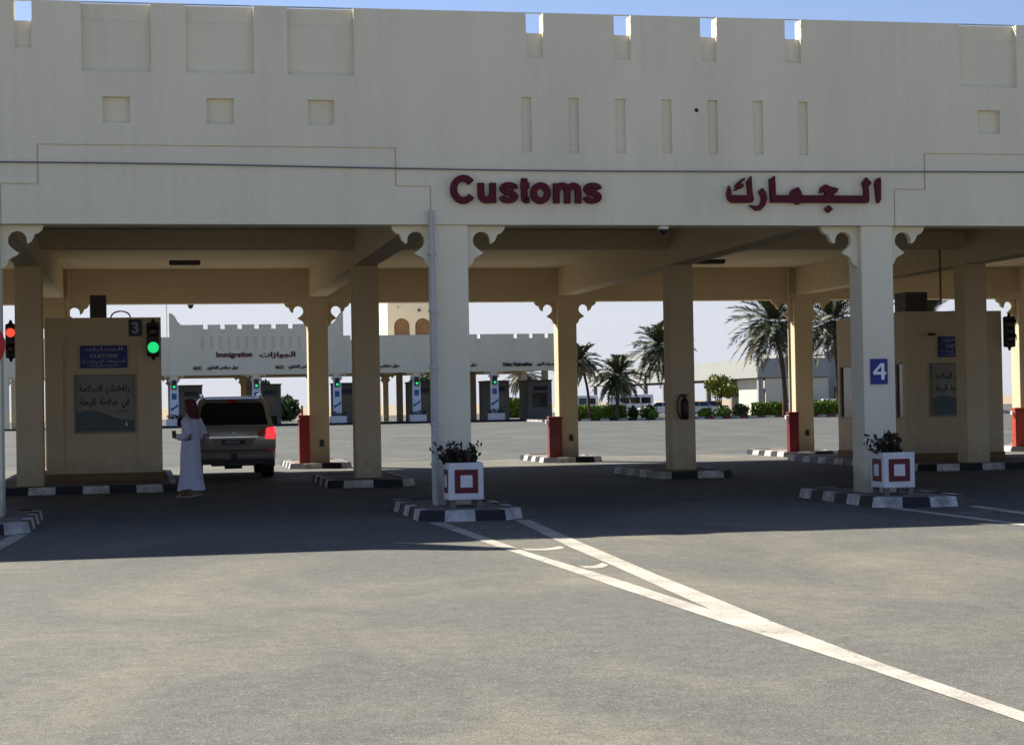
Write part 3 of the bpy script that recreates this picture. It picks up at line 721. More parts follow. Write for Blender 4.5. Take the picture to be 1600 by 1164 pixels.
REV = lambda t: t   # presentation forms are already in visual order
A_CUSTOMS = '\ufeda\ufead\ufe8e\ufee4\ufea0\ufedf\ufe8d'
A_SAFE1 = '\ufe94\ufee3\ufefc\ufeb4\ufedf\ufe8d  \ufee2\ufedc\ufe98\ufed8\ufed3\ufe8d\ufead'
A_SAFE2 = '\ufe94\ufee0\ufea3\ufeae\ufedf\ufe8d  \ufe94\ufee3\ufefc\ufeb3  \ufef2\ufed3'
A_HALL = '\ufe94\ufebc\ufe98\ufea8\ufee4\ufedf\ufe8d  \ufe94\ufed8\ufec4\ufee8\ufee4\ufedf\ufe8d'
def booth_signs(x0, y0, which):
    lab = 'left' if which == 3 else 'right'
    s = thing('booth_sign', (x0 + 1.2, y0 - .02, 2.5), 'blue sign with white writing on the ' + ('booth beside the car' if which == 3 else 'booth behind column 4, partly covered'), 'sign', 'blue booth signs')
    a, c = (x0 + .71, x0 + 1.69) if which == 3 else (x0 + .86, x0 + 1.6)
    b = MB(); b.box(a, c, y0 - .012, y0 + .048, 2.53, 3.01); b.build('plate', 'blue_sign', s)
    w = c - a
    for tx, u, v, p, q, bo in ((A_CUSTOMS, .12, .1, 2.875, 2.975, .012), ('CUSTOMS', .22, .2, 2.745, 2.83, .02), (A_HALL, .05, .05, 2.64, 2.715, .008), (A_CUSTOMS, .2, .2, 2.555, 2.615, .012)):
        b = MB(); b.text(tx, a + u * w, c - v * w, p, q, y0 - .016, y0 - .012, bold=bo); b.build('text_line', 'sign_grey', s)
    s = thing('booth_poster', (x0 + 1.2, y0 + .04, 1.2), 'faded Arabic poster with a blue hill on the ' + ('booth beside the car' if which == 3 else 'booth behind column 4'), 'poster', 'booth posters')
    a, c = (x0 + .61, x0 + 1.81) if which == 3 else (x0 + .70, x0 + 1.78)
    z0, z1 = 1.19, 2.36; y = y0 + .044
    b = MB(); b.box(a, c, y, y0 + .083, z0, z1); b.build('sheet', 'poster', s)
    for tx, p, q in ((A_SAFE1, 1.96, 2.18), (A_SAFE2, 1.67, 1.89)):
        b = MB(); b.text(tx, a + .07, c - .08, p, q, y - .003, y, bold=.03); b.build('text_line', 'darkletter', s)
    b = MB(); b.box(c - .38, c - .08, y - .003, y - .001, 1.60, 1.612); b.build('underline', 'darkletter', s)
    b = MB(); hill = catmull([(a + .005, 1.57), (a + .25, 1.63), (a + .55, 1.58), (a + .85, 1.46), (c - .005, 1.42)], 6)
    b.prism_xz([(p.x, p.y) for p in hill] + [(c - .005, z0 + .005), (a + .005, z0 + .005)], y - .003, y - .0005)
    b.prism_xz([(c - .19, 1.30), (c - .13, 1.30), (c - .155, 1.40)], y - .006, y - .0032, 1); b.build('picture', ['poster_hill', 'sign_white'], s)
    fr = MB(); e = .035
    fr.box(a - e, c + e, y0 + .012, y0 + .083, z1, z1 + e); fr.box(a - e, c + e, y0 + .012, y0 + .083, z0 - e, z0); fr.box(a - e, a - .0005, y0 + .012, y0 + .083, z0, z1); fr.box(c + .0005, c + e, y0 + .012, y0 + .083, z0, z1)
    fr.build('frame', 'frame', s)
booth_signs(B3[0], 12.6, 3); booth_signs(B4[0], 12.6, 4)
s = thing('number_plate_sign', (-.2, 12.58, 3.2), 'dark plate with a faded number 3 on the booth top corner', 'sign')
b = MB(); b.box(-.335, -.06, 12.58, 12.599, 3.20, 3.555); b.build('plate', 'navy_sign', s)
b = MB(); b.text('3', -.265, -.125, 3.255, 3.50, 12.575, 12.58, bold=.03); b.build('numeral', 'sign_grey', s)

def signal(x, y, zc, lit, lab, pole=False):
    g = .80 if pole else 1.
    """two-lamp traffic signal"""
    s = thing('traffic_light', (x, y, zc - .42 if not pole else .14), lab, 'traffic light', 'traffic lights at the customs lanes')
    b = MB(); b.box(x - .135 * g, x + .135 * g, y - .16, y - .02, zc - .36, zc + .36); h = b.build('housing', 'dark', s, bevel=.035)
    b = MB(); b.tube([(x, y - .09, zc + .36), (x, y - .09, zc + .44)], [.05, .02], 8); b.tube([(x, y - .09, zc - .36), (x, y - .09, zc - .44)], [.05, .02], 8); b.build('end_caps', 'dark', s)
    for i, dz in enumerate((.17, -.17)):
        on = (i == 0 and lit == 'red') or (i == 1 and lit == 'green')
        b = MB(); n = 20; z = zc + dz
        b.tube([(x, y - .161, z), (x, y - .175, z), (x, y - .182, z)], [.118 * g, .10 * g, .03], n)
        b.build('lens', ('red_lamp' if lit == 'red' else 'green_lamp') if on else 'off_lamp', s, smooth=True)
        b = MB()
        for k in range(14):
            t0, t1 = radians(-15 + 210 * k / 14), radians(-15 + 210 * (k + 1) / 14)
            q = lambda t, yy: (x + .128 * g * cos(t), yy, z + .128 * g * sin(t))
            f0 = .11 * sin(max(0.15, min(pi - .15, t0))) + .03; f1 = .11 * sin(max(0.15, min(pi - .15, t1))) + .03
            b.quad(q(t0, y - .16), q(t1, y - .16), q(t1, y - .16 - f1), q(t0, y - .16 - f0))
        b.build('visor', 'dark', s)
    if pole:
        b = MB(); b.tube([(x + .22, y + .02, .13), (x + .22, y + .02, zc + .3)], .045, 10); b.box(x + .05, x + .2, y - .03, y + .03, zc - .03, zc + .03); b.build('pole', 'dark', s, smooth=True)
    else:
        b = MB(); b.box(x - .04, x + .04, y - .019, y + .02, zc - .2, zc + .2); b.build('mount', 'dark', s)
signal(.175, 12.58, 3.12, 'green', 'traffic light showing green on the booth left of the car')
signal(19.86, 12.58, 3.10, 'none', 'dark unlit traffic light at the right booth corner')
signal(-2.755, 12.55, 3.12, 'red', 'traffic light showing red at the far left behind a column', pole=True)

# cooler boxes on the booth roofs
def cooler(x0, x1, y0, y1, z0, z1, lab):
    s = thing('roof_cooler', ((x0 + x1) / 2, (y0 + y1) / 2, z0), lab, 'air conditioner', 'cooler boxes on the booth roofs')
    b = MB(); b.box(x0, x1, y0, y1, z0 + .03, z1); b.build('case', 'ac', s, bevel=.015)
    b = MB(); n = 6
    for i in range(n):
        z = z0 + .07 + (z1 - z0 - .12) * i / n
        b.box(x0 + .03, x1 - .03, y0 - .012, y0 - .001, z, z + .03)
    b.build('grille', 'lightbody', s)
    b = MB(); b.box(x0 + .03, x0 + .09, y0 + .04, y1 - .04, z0, z0 + .029); b.box(x1 - .09, x1 - .03, y0 + .04, y1 - .04, z0, z0 + .029); b.build('feet', 'dark', s)
cooler(-1.14, -.80, 12.75, 13.3, 3.54, 4.09, 'weathered brown cooler box on the roof of the booth numbered 3')
cooler(17.40, 17.95, 12.75, 13.4, 3.54, 4.06, 'black cooler box on the roof of the right booth')
b = MB(); b.tube(catmull([(-.72, 12.9, 3.58), (-.66, 12.9, 3.70), (-.5, 12.9, 3.75), (-.34, 12.9, 3.70), (-.28, 12.9, 3.56)], 6), .018, 6)
tag(b.build('roof_hose', 'cable', smooth=True), 'dark hose looping over the roof of the booth numbered 3', 'hose')
s = thing('wall_camera', (17.93, 12.5, 3.0), 'small black camera on the front of the right booth', 'camera')
b = MB(); b.box(17.86, 18.0, 12.46, 12.56, 3.03, 3.09); b.build('case', 'dark', s); b = MB(); b.box(17.91, 17.95, 12.56, 12.599, 3.04, 3.075); b.build('mount', 'dark', s)

# ------------------------------------------------------------------ the car
def make_wheel(root, x, y, r=.39, w=.27, out=1):
    b = MB(); prof = [(-w / 2, r * .62), (-w / 2, r * .94), (-w / 2 + .04, r), (w / 2 - .04, r), (w / 2, r * .94), (w / 2, r * .62)]
    n = 28
    for i in range(len(prof) - 1):
        for k in range(n):
            a0, a1 = 2 * pi * k / n, 2 * pi * (k + 1) / n
            (xa, ra), (xb, rb) = prof[i], prof[i + 1]
            b.quad((x + xa, y + ra * cos(a0), r + ra * sin(a0)), (x + xb, y + rb * cos(a0), r + rb * sin(a0)), (x + xb, y + rb * cos(a1), r + rb * sin(a1)), (x + xa, y + ra * cos(a1), r + ra * sin(a1)))
    wh = b.build('wheel', 'tyre', root, smooth=True)
    b = MB(); xo = x + out * w * .32
    b.tube([(xo - out * .02, y, r), (xo, y, r)], r * .63, n)
    for k in range(5):
        a = 2 * pi * k / 5; b.tube([(xo + out * .015, y, r), (xo + out * .02, y + r * .58 * cos(a), r + r * .58 * sin(a))], [.06, .035], 6)
    b.build('rim', 'rim', wh)
def loft(mb, secs, m=0, cap=True):
    n = len(secs[0]); o = [p for s in secs for p in s]; fs = []
    for i in range(len(secs) - 1):
        for k in range(n): fs.append((i * n + k, i * n + (k + 1) % n, (i + 1) * n + (k + 1) % n, (i + 1) * n + k))
    if cap: fs += [tuple(reversed(range(n))), tuple(range((len(secs) - 1) * n, len(secs) * n))]
    mb.add(o, fs, m)
def suv(xc, yr):
    s = thing('estate_car', (xc, yr + 2.4, 0), 'bronze off-road estate car seen from behind, brake light lit', 'car')
    b = MB()
    def sec(y, zb, zt, wb, wm, wt):
        h = [(wb, zb), (wm, zb + .16), (wm, zt - .22), (wt, zt - .03), (wt - .05, zt)]
        return [(xc + q[0], y, q[1]) for q in h] + [(xc - q[0], y, q[1]) for q in reversed(h)]
    loft(b, [sec(yr + .06, .66, 1.17, .86, .93, .86), sec(yr + .10, .56, 1.22, .90, .965, .92), sec(yr + .5, .46, 1.24, .92, .985, .93), sec(yr + 2.0, .42, 1.22, .92, .985, .93),
             sec(yr + 3.45, .42, 1.19, .92, .985, .92), sec(yr + 4.3, .45, 1.10, .9, .96, .88), sec(yr + 4.75, .5, 1.0, .85, .90, .80), sec(yr + 4.86, .55, .92, .80, .84, .74)])
    def cab(y0, y1, z, w): return (y0, y1, z, w)
    # greenhouse: rings going up
    rings = []
    for z, w, ya, yb in ((1.18, .925, yr + .10, yr + 3.75), (1.30, .90, yr + .13, yr + 3.45), (1.55, .845, yr + .22, yr + 2.95), (1.78, .775, yr + .31, yr + 2.55), (1.86, .72, yr + .40, yr + 2.42), (1.90, .60, yr + .62, yr + 2.25)):
        c = .10
        rings.append([(xc - w + c, ya, z), (xc + w - c, ya, z), (xc + w, ya + c, z), (xc + w, yb - c * 2, z), (xc + w - c * 2, yb, z), (xc - w + c * 2, yb, z), (xc - w, yb - c * 2, z), (xc - w, ya + c, z)])
    loft(b, rings)
    body = b.build('body', 'car', s, smooth=True, weld=True)
    # rear glass lies on the raked tailgate
    def gy(z): return yr + .10 + (z - 1.18) * .335 - .012
    b = MB(); pl = [(-.79, 1.245), (.79, 1.245), (.775, 1.30), (.70, 1.66), (.66, 1.73), (.58, 1.76), (-.58, 1.76), (-.66, 1.73), (-.70, 1.66), (-.775, 1.30)]
    b.add([(xc + x, gy(z), z) for x, z in pl] + [(xc + x * .98, gy(z) + .05, z) for x, z in pl], [tuple(range(10))] + [(i, (i + 1) % 10, 10 + (i + 1) % 10, 10 + i) for i in range(10)]); b.build('rear_window', 'glass', s)
    b = MB(); b.hexa([(xc - .11, gy(1.765) - .02, 1.765), (xc + .11, gy(1.765) - .02, 1.765), (xc + .11, gy(1.765) + .06, 1.765), (xc - .11, gy(1.765) + .06, 1.765)], [(xc - .10, gy(1.81) - .02, 1.80), (xc + .10, gy(1.81) - .02, 1.80), (xc + .10, gy(1.81) + .1, 1.80), (xc - .10, gy(1.81) + .1, 1.80)]); b.build('high_brake_light', 'tail', s)
    b = MB(); b.hexa([(xc - .62, yr + .30, 1.815), (xc + .62, yr + .30, 1.815), (xc + .62, yr + .62, 1.85), (xc - .62, yr + .62, 1.85)], [(xc - .60, yr + .27, 1.84), (xc + .60, yr + .27, 1.84), (xc + .60, yr + .62, 1.895), (xc - .60, yr + .62, 1.895)]); b.build('spoiler', 'car', s, bevel=.01)
    for sd in (-1, 1):
        b = MB()
        def sp(z, y): # side glass on the sloping flank
            w = .925 - (z - 1.18) * .245 + .006; return (xc + sd * w, y, z)
        for ya, yb in ((.55, 1.25), (1.33, 2.2), (2.28, 3.05)):
            ztop = 1.70; b.quad(sp(1.27, yr + ya - .05), sp(1.27, yr + yb + (.25 if yb > 3 else 0)), sp(ztop, yr + yb - (.25 if yb > 3 else 0)), sp(ztop, yr + ya + .02))
        b.build('side_window', 'glass', s)
        b = MB(); b.tube([(xc + sd * .66, yr + .65, 1.90), (xc + sd * .68, yr + .75, 1.945), (xc + sd * .68, yr + 2.1, 1.945), (xc + sd * .66, yr + 2.2, 1.90)], .02, 8); b.build('roof_rail', 'chrome', s, smooth=True)
        b = MB(); x0 = xc + sd * .99; b.hexa([(x0 - .0 * sd, yr + 2.95, 1.2), (x0 + .24 * sd, yr + 2.93, 1.22), (x0 + .24 * sd, yr + 3.05, 1.22), (x0, yr + 3.08, 1.2)], [(x0 - .02 * sd, yr + 2.95, 1.42), (x0 + .22 * sd, yr + 2.93, 1.43), (x0 + .22 * sd, yr + 3.05, 1.43), (x0 - .02 * sd, yr + 3.08, 1.42)]); b.box(min(x0 - .1 * sd, x0 + .02 * sd), max(x0 - .1 * sd, x0 + .02 * sd), yr + 2.98, yr + 3.05, 1.23, 1.3); b.build('wing_mirror', 'dark', s, bevel=.03)
        # tail light: inner lens on the tailgate, outer lens wrapping the corner
        f = lambda x, y, z: (xc + sd * x, y, z)
        b = MB(); b.hexa([f(.54, yr + .045, .99), f(.712, yr + .04, .97), f(.712, yr + .12, .97), f(.54, yr + .12, .99)], [f(.62, yr + .07, 1.15), f(.738, yr + .06, 1.165), f(.738, yr + .14, 1.165), f(.62, yr + .14, 1.15)]); b.build('tail_light_inner', 'tail', s, weld=True)
        b = MB(); b.hexa([f(.715, yr + .035, .915), f(.945, yr + .055, .90), f(1.0, yr + .32, .96), f(.80, yr + .32, .96)], [f(.745, yr + .055, 1.17), f(.925, yr + .065, 1.19), f(.985, yr + .38, 1.19), f(.80, yr + .38, 1.19)]); b.build('tail_light', 'tail_lit' if sd == 1 else 'tail', s, bevel=.012)
        b = MB(); b.box(min(xc + sd * .78, xc + sd * .93), max(xc + sd * .78, xc + sd * .93), yr - .012, yr + .02, .62, .68); b.build('reflector', 'tail', s)
    b = MB(); b.box(xc - .56, xc + .56, yr + .035, yr + .075, .945, .985); b.build('chrome_strip', 'chrome', s, bevel=.008)
    b = MB(); b.disc_y(xc, 1.06, .038, yr + .045, yr + .08, 16); b.build('badge', 'rim', s)
    b = MB(); b.hexa([(xc - .40, yr + .052, .72), (xc + .40, yr + .052, .72), (xc + .40, yr + .08, .72), (xc - .40, yr + .08, .72)], [(xc - .50, yr + .048, .93), (xc + .50, yr + .048, .93), (xc + .50, yr + .08, .93), (xc - .50, yr + .08, .93)]); b.build('plate_recess', 'car_low', s)
    b = MB(); b.box(xc - .27, xc + .27, yr + .028, yr + .047, .79, .91); pl = b.build('number_plate', 'plate', s, bevel=.005)
    b = MB(); b.box(xc - .262, xc + .262, yr + .024, yr + .0275, .798, .902); b.build('plate_frame', 'dark', pl)
    b = MB(); b.box(xc - .19, xc + .13, yr + .020, yr + .0235, .825, .875); b.build('plate_face', 'plate', pl)
    # bumper
    b = MB()
    def bsec(x, y): return [(xc + x, y, .45), (xc + x, y - .02, .50), (xc + x, y - .02, .58), (xc + x, y + .02, .645), (xc + x, y + .2, .65), (xc + x, y + .2, .45)]
    loft(b, [bsec(-.96, yr + .20), bsec(-.90, yr + .05), bsec(-.6, yr + .0), bsec(0, yr - .015), bsec(.6, yr + .0), bsec(.90, yr + .05), bsec(.96, yr + .20)]); b.build('bumper', 'car_low', s, smooth=True, weld=True)
    b = MB(); b.box(xc - .80, xc + .80, yr + .05, yr + .14, .655, .675); b.build('tailgate_gap', 'dark', s)
    b = MB(); b.disc_y(xc, .52, .08, yr - .045, yr + .02, 16); b.build('tow_cover', 'dark', s)
    b = MB(); b.box(xc - .93, xc + .93, yr + .15, yr + 4.6, .34, .47); b.box(xc - .5, xc + .5, yr + .1, yr + .5, .30, .40); b.tube([(xc - .2, yr + .35, .36), (xc + .2, yr + .35, .36)], .13, 12); b.build('underbody', 'dark', s)
    b = MB(); b.tube([(xc - .78, yr + 1.0, .39), (xc + .78, yr + 1.0, .39)], .07, 10); b.build('axle', 'dark', s)
    for sd in (-1, 1):
        for yy in (yr + 1.05, yr + 3.9): make_wheel(s, xc + sd * .82, yy, .40, .28, sd)
        b = MB(); b.box(min(xc + sd * .70, xc + sd * .97), max(xc + sd * .70, xc + sd * .97), yr + .56, yr + .60, .27, .5); b.build('mud_flap', 'dark', s)
    for sd in (-1, 1):
        b = MB(); b.box(min(xc + sd * .5, xc + sd * .8), max(xc + sd * .5, xc + sd * .8), yr + 4.70, yr + 4.84, .78, .95); b.build('headlight', 'sign_white', s, bevel=.03)
    b = MB()
    b.quad((xc - .72, yr + 2.53, 1.78), (xc + .72, yr + 2.53, 1.78), (xc + .80, yr + 3.48, 1.30), (xc - .80, yr + 3.48, 1.30)); b.build('windscreen', 'glass', s)
    return s
suv(1.965, 15.15)

# ------------------------------------------------------------------ the person
def person():
    P = Vector((.80, 6.97, 0)); hd = radians(146)     # walking to the left, a little away
    F = Vector((cos(hd), sin(hd), 0)); S = Vector((-F.y, F.x, 0))  # forward, own left
    def q(f, s_, z): return P + F * f + S * s_ + Vector((0, 0, z))
    # body grown from a skeleton
    V = []; E = []; R = []
    def j(p, r, par=None):
        V.append(p); R.append(r); i = len(V) - 1
        if par is not None: E.append((par, i))
        return i
    pel = j(q(0, 0, .96), .125); wa = j(q(.0, 0, 1.12), .12, pel); ch = j(q(-.01, 0, 1.30), .145, wa); ub = j(q(-.01, 0, 1.42), .10, ch); nk = j(q(.0, 0, 1.51), .056, ub); n2 = j(q(.015, 0, 1.575), .055, nk)
    hands = []
    for sd in (1, -1):
        sh = j(q(-.01, sd * .165, 1.43), .062, ub); el = j(q(-.14, sd * .235, 1.16), .044, sh); wr = j(q(.13, sd * (.19 if sd > 0 else .15), 1.12), .030, el); hd_ = j(q(.19, sd * (.17 if sd > 0 else .13), 1.125), .036, wr)
        hands.append((q(.21, sd * (.165 if sd > 0 else .125), 1.125), sd))
        hip = j(q(0, sd * .09, .90), .092, pel)
        if sd > 0: kn = j(q(-.04, sd * .07, .50), .058, hip); an = j(q(-.205, sd * .055, .13), .040, kn); bl = j(q(-.15, sd * .055, .055), .034, an); j(q(-.08, sd * .055, .04), .026, bl)
        else: kn = j(q(.16, sd * .09, .49), .062, hip); an = j(q(.17, sd * .09, .09), .042, kn); bl = j(q(.27, sd * .09, .045), .034, an); j(q(.36, sd * .09, .035), .026, bl)
    me = bpy.data.meshes.new('body_rig'); me.from_pydata([tuple(v) for v in V], E, [])
    o = bpy.data.objects.new('body_rig', me); COL.objects.link(o)
    md = o.modifiers.new('skin', 'SKIN'); md.use_smooth_shade = True
    for i, sv in enumerate(me.skin_vertices[0].data): sv.radius = (R[i], R[i]); sv.use_root = (i == pel)
    ss = o.modifiers.new('sub', 'SUBSURF'); ss.levels = 2; ss.render_levels = 2
    dg = bpy.context.evaluated_depsgraph_get(); em = bpy.data.meshes.new_from_object(o.evaluated_get(dg))
    b = MB(); b.add([v.co.copy() for v in em.vertices], [tuple(p.vertices) for p in em.polygons]); bpy.data.objects.remove(o)
    # head: shaped ball with brow, nose, chin
    hc = q(.035, 0, 1.685); nu, nv = 20, 14; vs = []
    for i in range(nv + 1):
        ph = pi * i / nv
        for k in range(nu):
            th = 2 * pi * k / nu; f, s_, z = sin(ph) * cos(th), sin(ph) * sin(th), cos(ph)
            rf = .098; 
            if f > .55 and abs(s_) < .28 and -.35 < z < .18: rf += .026 * (1 - abs(s_) / .28) * (1 - abs(z + .12) / .3 if abs(z + .12) < .3 else 0)
            if f > .5 and abs(s_) > .22 and .02 < z < .24: rf -= .008
            if z < -.45: rf *= .94
            vs.append(hc + F * (rf * f + (.012 if z < -.5 and f > 0 else 0)) + S * (.075 * s_ * (1 if z > -.3 else .86)) + Vector((0, 0, .118 * z)))
    b.add(vs, [(i * nu + k, i * nu + (k + 1) % nu, (i + 1) * nu + (k + 1) % nu, (i + 1) * nu + k) for i in range(nv) for k in range(nu)])
    for hp, sd in hands:     # five fingers each, curled
        for i in range(4):
            off = S * (.0) + Vector((0, 0, .027 - .018 * i)); ln = (.070, .080, .074, .058)[i]
            p0 = hp + off; p1 = p0 + F * ln * .55 + S * (-sd * .008); p2 = p1 + F * ln * .3 + S * (-sd * .028); p3 = p2 + S * (-sd * .022) - F * .012
            b.tube([p0 - F * .02, p0, p1, p2, p3], [.009, .0095, .009, .008, .006], 6)
        t0 = hp + Vector((0, 0, .03)) - F * .02; b.tube([t0, t0 + Vector((0, 0, .028)) + F * .015 - S * sd * .01, t0 + Vector((0, 0, .036)) + F * .05 - S * sd * .02], [.012, .010, .007], 6)
    body = b.build('person', 'skin', None, smooth='full', at=tuple(P))
    tag(body, 'person in a long white robe and dark red headscarf walking left beside the car', 'person')
    # robe
    r = MB(); n = 36; secs = []
    def ring(z, cf, rf, rs, fold, cs=0):
        out = []
        for k in range(n):
            t = 2 * pi * k / n; w = 1 + fold * (sin(5 * t + z * 3) * .6 + sin(9 * t + 1.3) * .4)
            out.append(q(cf + rf * cos(t) * w, cs + rs * sin(t) * w, z))
        return out
    for z, cf, rf, rs, fo in ((.13, -.01, .275, .185, .14), (.16, -.01, .268, .185, .14), (.32, .0, .225, .185, .12), (.55, .01, .195, .19, .09), (.80, .01, .18, .19, .06), (.98, .0, .165, .19, .02), (1.10, -.005, .155, .185, .015), (1.25, -.015, .16, .20, .01),
                              (1.36, -.02, .155, .215, .0), (1.43, -.02, .13, .205, .0), (1.475, -.012, .095, .14, .0), (1.505, -.002, .075, .085, .0), (1.54, .005, .068, .07, 0)):
        g_ = ring(z, cf, rf, rs, fo)
        if z < .2: g_ = [p + Vector((0, 0, (.015 if (p - P).dot(F) < -.05 else 0) + (.03 if -.1 < (p - P).dot(F) < .12 else 0))) for p in g_]
        secs.append(g_)
    loft(r, secs, cap=False)
    for sd in (1, -1):
        y2 = .19 if sd > 0 else .15
        r.tube([q(-.01, sd * .13, 1.425), q(-.03, sd * .20, 1.40), q(-.09, sd * .232, 1.28), q(-.14, sd * .238, 1.165), q(-.12, sd * .236, 1.13), q(-.02, sd * .222, 1.125), q(.10, sd * (y2 + .012), 1.122), q(.135, sd * y2, 1.122)],
               [.085, .092, .078, .072, .074, .066, .062, .060], 14, cap=False)
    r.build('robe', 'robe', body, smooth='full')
    h = MB(); secs = []; n = 24
    for z, cf, rf, rs in ((1.815, .02, .02, .02), (1.812, .015, .07, .055), (1.79, .005, .105, .085), (1.74, -.01, .115, .098), (1.68, -.028, .108, .10), (1.62, -.045, .10, .098), (1.55, -.055, .10, .108), (1.49, -.068, .10, .13), (1.455, -.085, .085, .135)):
        secs.append([q(cf + rf * cos(2 * pi * k / n) * (1 + .04 * sin(7 * 2 * pi * k / n)) if not (z < 1.73 and abs(2 * pi * k / n) < .7 or z < 1.73 and 2 * pi * k / n > 5.6) else cf + rf * .45, rs * sin(2 * pi * k / n), z) for k in range(n)])
    loft(h, secs); h.build('headscarf', 'scarf', body, smooth='full')
    for fp, sd, tilt in ((.25, -1, 0), (-.13, .55, .06)):
        f = MB(); c = [q(fp - .12, sd * .10 - .04, .002 + tilt), q(fp + .13, sd * .10 - .045, .002), q(fp + .13, sd * .10 + .045, .002), q(fp - .12, sd * .10 + .04, .002 + tilt)]
        f.hexa(c, [p + Vector((0, 0, .022)) for p in c]); f.tube([q(fp + .05, sd * .10 - .045, .02), q(fp + .05, sd * .10, .085), q(fp + .05, sd * .10 + .045, .02)], .012, 6); f.build('sandal', 'sandal', body)
    pm = MB(); c = q(.27, .12, 1.10); pm.hexa([c + F * a + S * s2 + Vector((0, 0, 0)) for a, s2 in ((-.04, -.008), (.04, -.008), (.04, .008), (-.04, .008))], [c + F * a + S * s2 + Vector((0, 0, .14)) for a, s2 in ((-.03, -.008), (.05, -.008), (.05, .008), (-.03, .008))])
    tag(pm.build('phone', 'dark'), 'dark phone held up in the hand of the robed person', 'phone')
person()

# ------------------------------------------------------------------ vegetation
def palm(x, y, h, r, seed, lean, label, dry=.12, nf=46, tr=.19):
    rd = random.Random(seed)
    s = thing('palm_tree', (x, y, 0), label, 'palm tree', 'palm trees along the planted strip')
    top = Vector((x + lean, y, h)); base = Vector((x, y, 0))
    pts = [base.lerp(top, t) + Vector((-lean * .35 * sin(pi * t), 0, 0)) for t in [i / 10 for i in range(11)]]
    b = MB(); b.tube(pts, [tr * (1.25 - .4 * min(1, i / 3)) + (.05 if i >= 9 else 0) + rd.uniform(-.012, .012) for i in range(11)], 12)
    b.build('trunk', 'bark', s, smooth=True)
    c = MB()
    for i in range(nf):
        az = i * 2.399 + rd.uniform(-.25, .25); el = radians(80 - 132 * ((i + .5) / nf) ** .85 + rd.uniform(-8, 8)); L = r * rd.uniform(.88, 1.1) * (1.12 if el > 0 else .9)
        d = Vector((cos(az) * cos(el), sin(az) * cos(el), sin(el))); droop = rd.uniform(.34, .56) * (1.15 - .4 * abs(sin(el)))
        m = 1 if (el < radians(-12) and rd.random() < dry * 4) else 0
        pp = []; N = 12
        for k in range(N + 1):
            t = k / N; pp.append(top + Vector((0, 0, -.05)) + d * L * t + Vector((0, 0, -droop * L * t * t)))
        for k in range(1, N):
            w = .012 * (1 - k / N) + .006; a = (pp[k + 1] - pp[k]).normalized(); sd = a.cross(Vector((0, 0, 1)))
            sd = sd.normalized() if sd.length > .05 else Vector((1, 0, 0)); up = sd.cross(a)
            c.quad(pp[k] - sd * w, pp[k] + sd * w, pp[k + 1] + sd * w, pp[k + 1] - sd * w, m)
            t = k / N; ln = L * (.24 * sin(pi * min(1, t * 1.02 + .06)) + .04)
            for rep in (0., .33, .66):
                p0 = pp[k].lerp(pp[k + 1], rep)
                for sgn in (-1, 1):
                    dirv = (sd * sgn * .75 + a * .6 + up * rd.uniform(.05, .42) - Vector((0, 0, .18))).normalized(); wv = a * .085
                    e = p0 + dirv * ln * rd.uniform(.8, 1.1); mdp = p0.lerp(e, .5)
                    c.add([p0 - wv * .6, mdp - wv * .9 + up * .02, e, mdp + wv * .9], [(0, 1, 2, 3)], m)
    c.build('crown', ['frond', 'frond_dry'], s)
    b = MB()
    for i in range(26):
        a = rd.uniform(0, 6.28); z = h - rd.uniform(.05, .75); b.tube([(top.x + .16 * cos(a), y + .16 * sin(a), z), (top.x + .36 * cos(a), y + .36 * sin(a), z + .3)], [.05, .02], 5)
    b.build('leaf_bases', 'bark', s)
palm(35.6, 118, 5.0, 2.2, 11, -.7, 'slender leaning palm directly right of the middle back column', nf=34, tr=.13)
palm(38.0, 118, 3.75, 2.5, 12, .1, 'short stout palm in front of the white minibus', nf=44, tr=.2)
palm(42.6, 119, 6.0, 3.2, 13, -.6, 'palm half hidden by the column with the extinguisher', nf=48)
palm(52.3, 117.5, 8.0, 4.1, 14, -.9, 'tallest palm, with drooping dry fronds, by the grey building corner', dry=.2, nf=62, tr=.22)
palm(58.0, 120, 8.1, 3.9, 15, -.3, 'tall palm behind the column numbered 4', dry=.2, nf=56)
palm(66.5, 121, 8.2, 3.7, 16, .2, 'tall palm above the right booth roof', nf=52)

def hedge(x0, x1, y0, y1, h, mt, label, n=None, size=.10):
    s = thing('hedge', ((x0 + x1) / 2, (y0 + y1) / 2, .1), label, 'hedge', 'clipped hedges in the planted strip')
    b = MB(); vol = (x1 - x0) * (y1 - y0)
    b.leafbox(x0, x1, y0, y1, .12, h, n or int(900 * (x1 - x0) * (h + .5)), size, lump=.10); b.build('leaves', mt, s)
    b = MB()
    for i in range(int((x1 - x0) * 1.5) + 2):
        x = random.uniform(x0 + .1, x1 - .1); b.tube([(x, (y0 + y1) / 2, .08), (x + random.uniform(-.1, .1), (y0 + y1) / 2, h * .8)], [.04, .02], 5)
    b.build('stems', 'bark', s)
hedge(33.6, 38.9, 118.3, 119.6, 1.22, 'hedge', 'bright lime hedge under the short palm')
hedge(50.0, 52.9, 118.4, 119.6, 1.22, 'hedge', 'bright lime hedge beside the tallest palm')
hedge(53.9, 60.5, 118.4, 119.6, 1.3, 'hedge', 'lime hedge between the column numbered 4 and the back row')
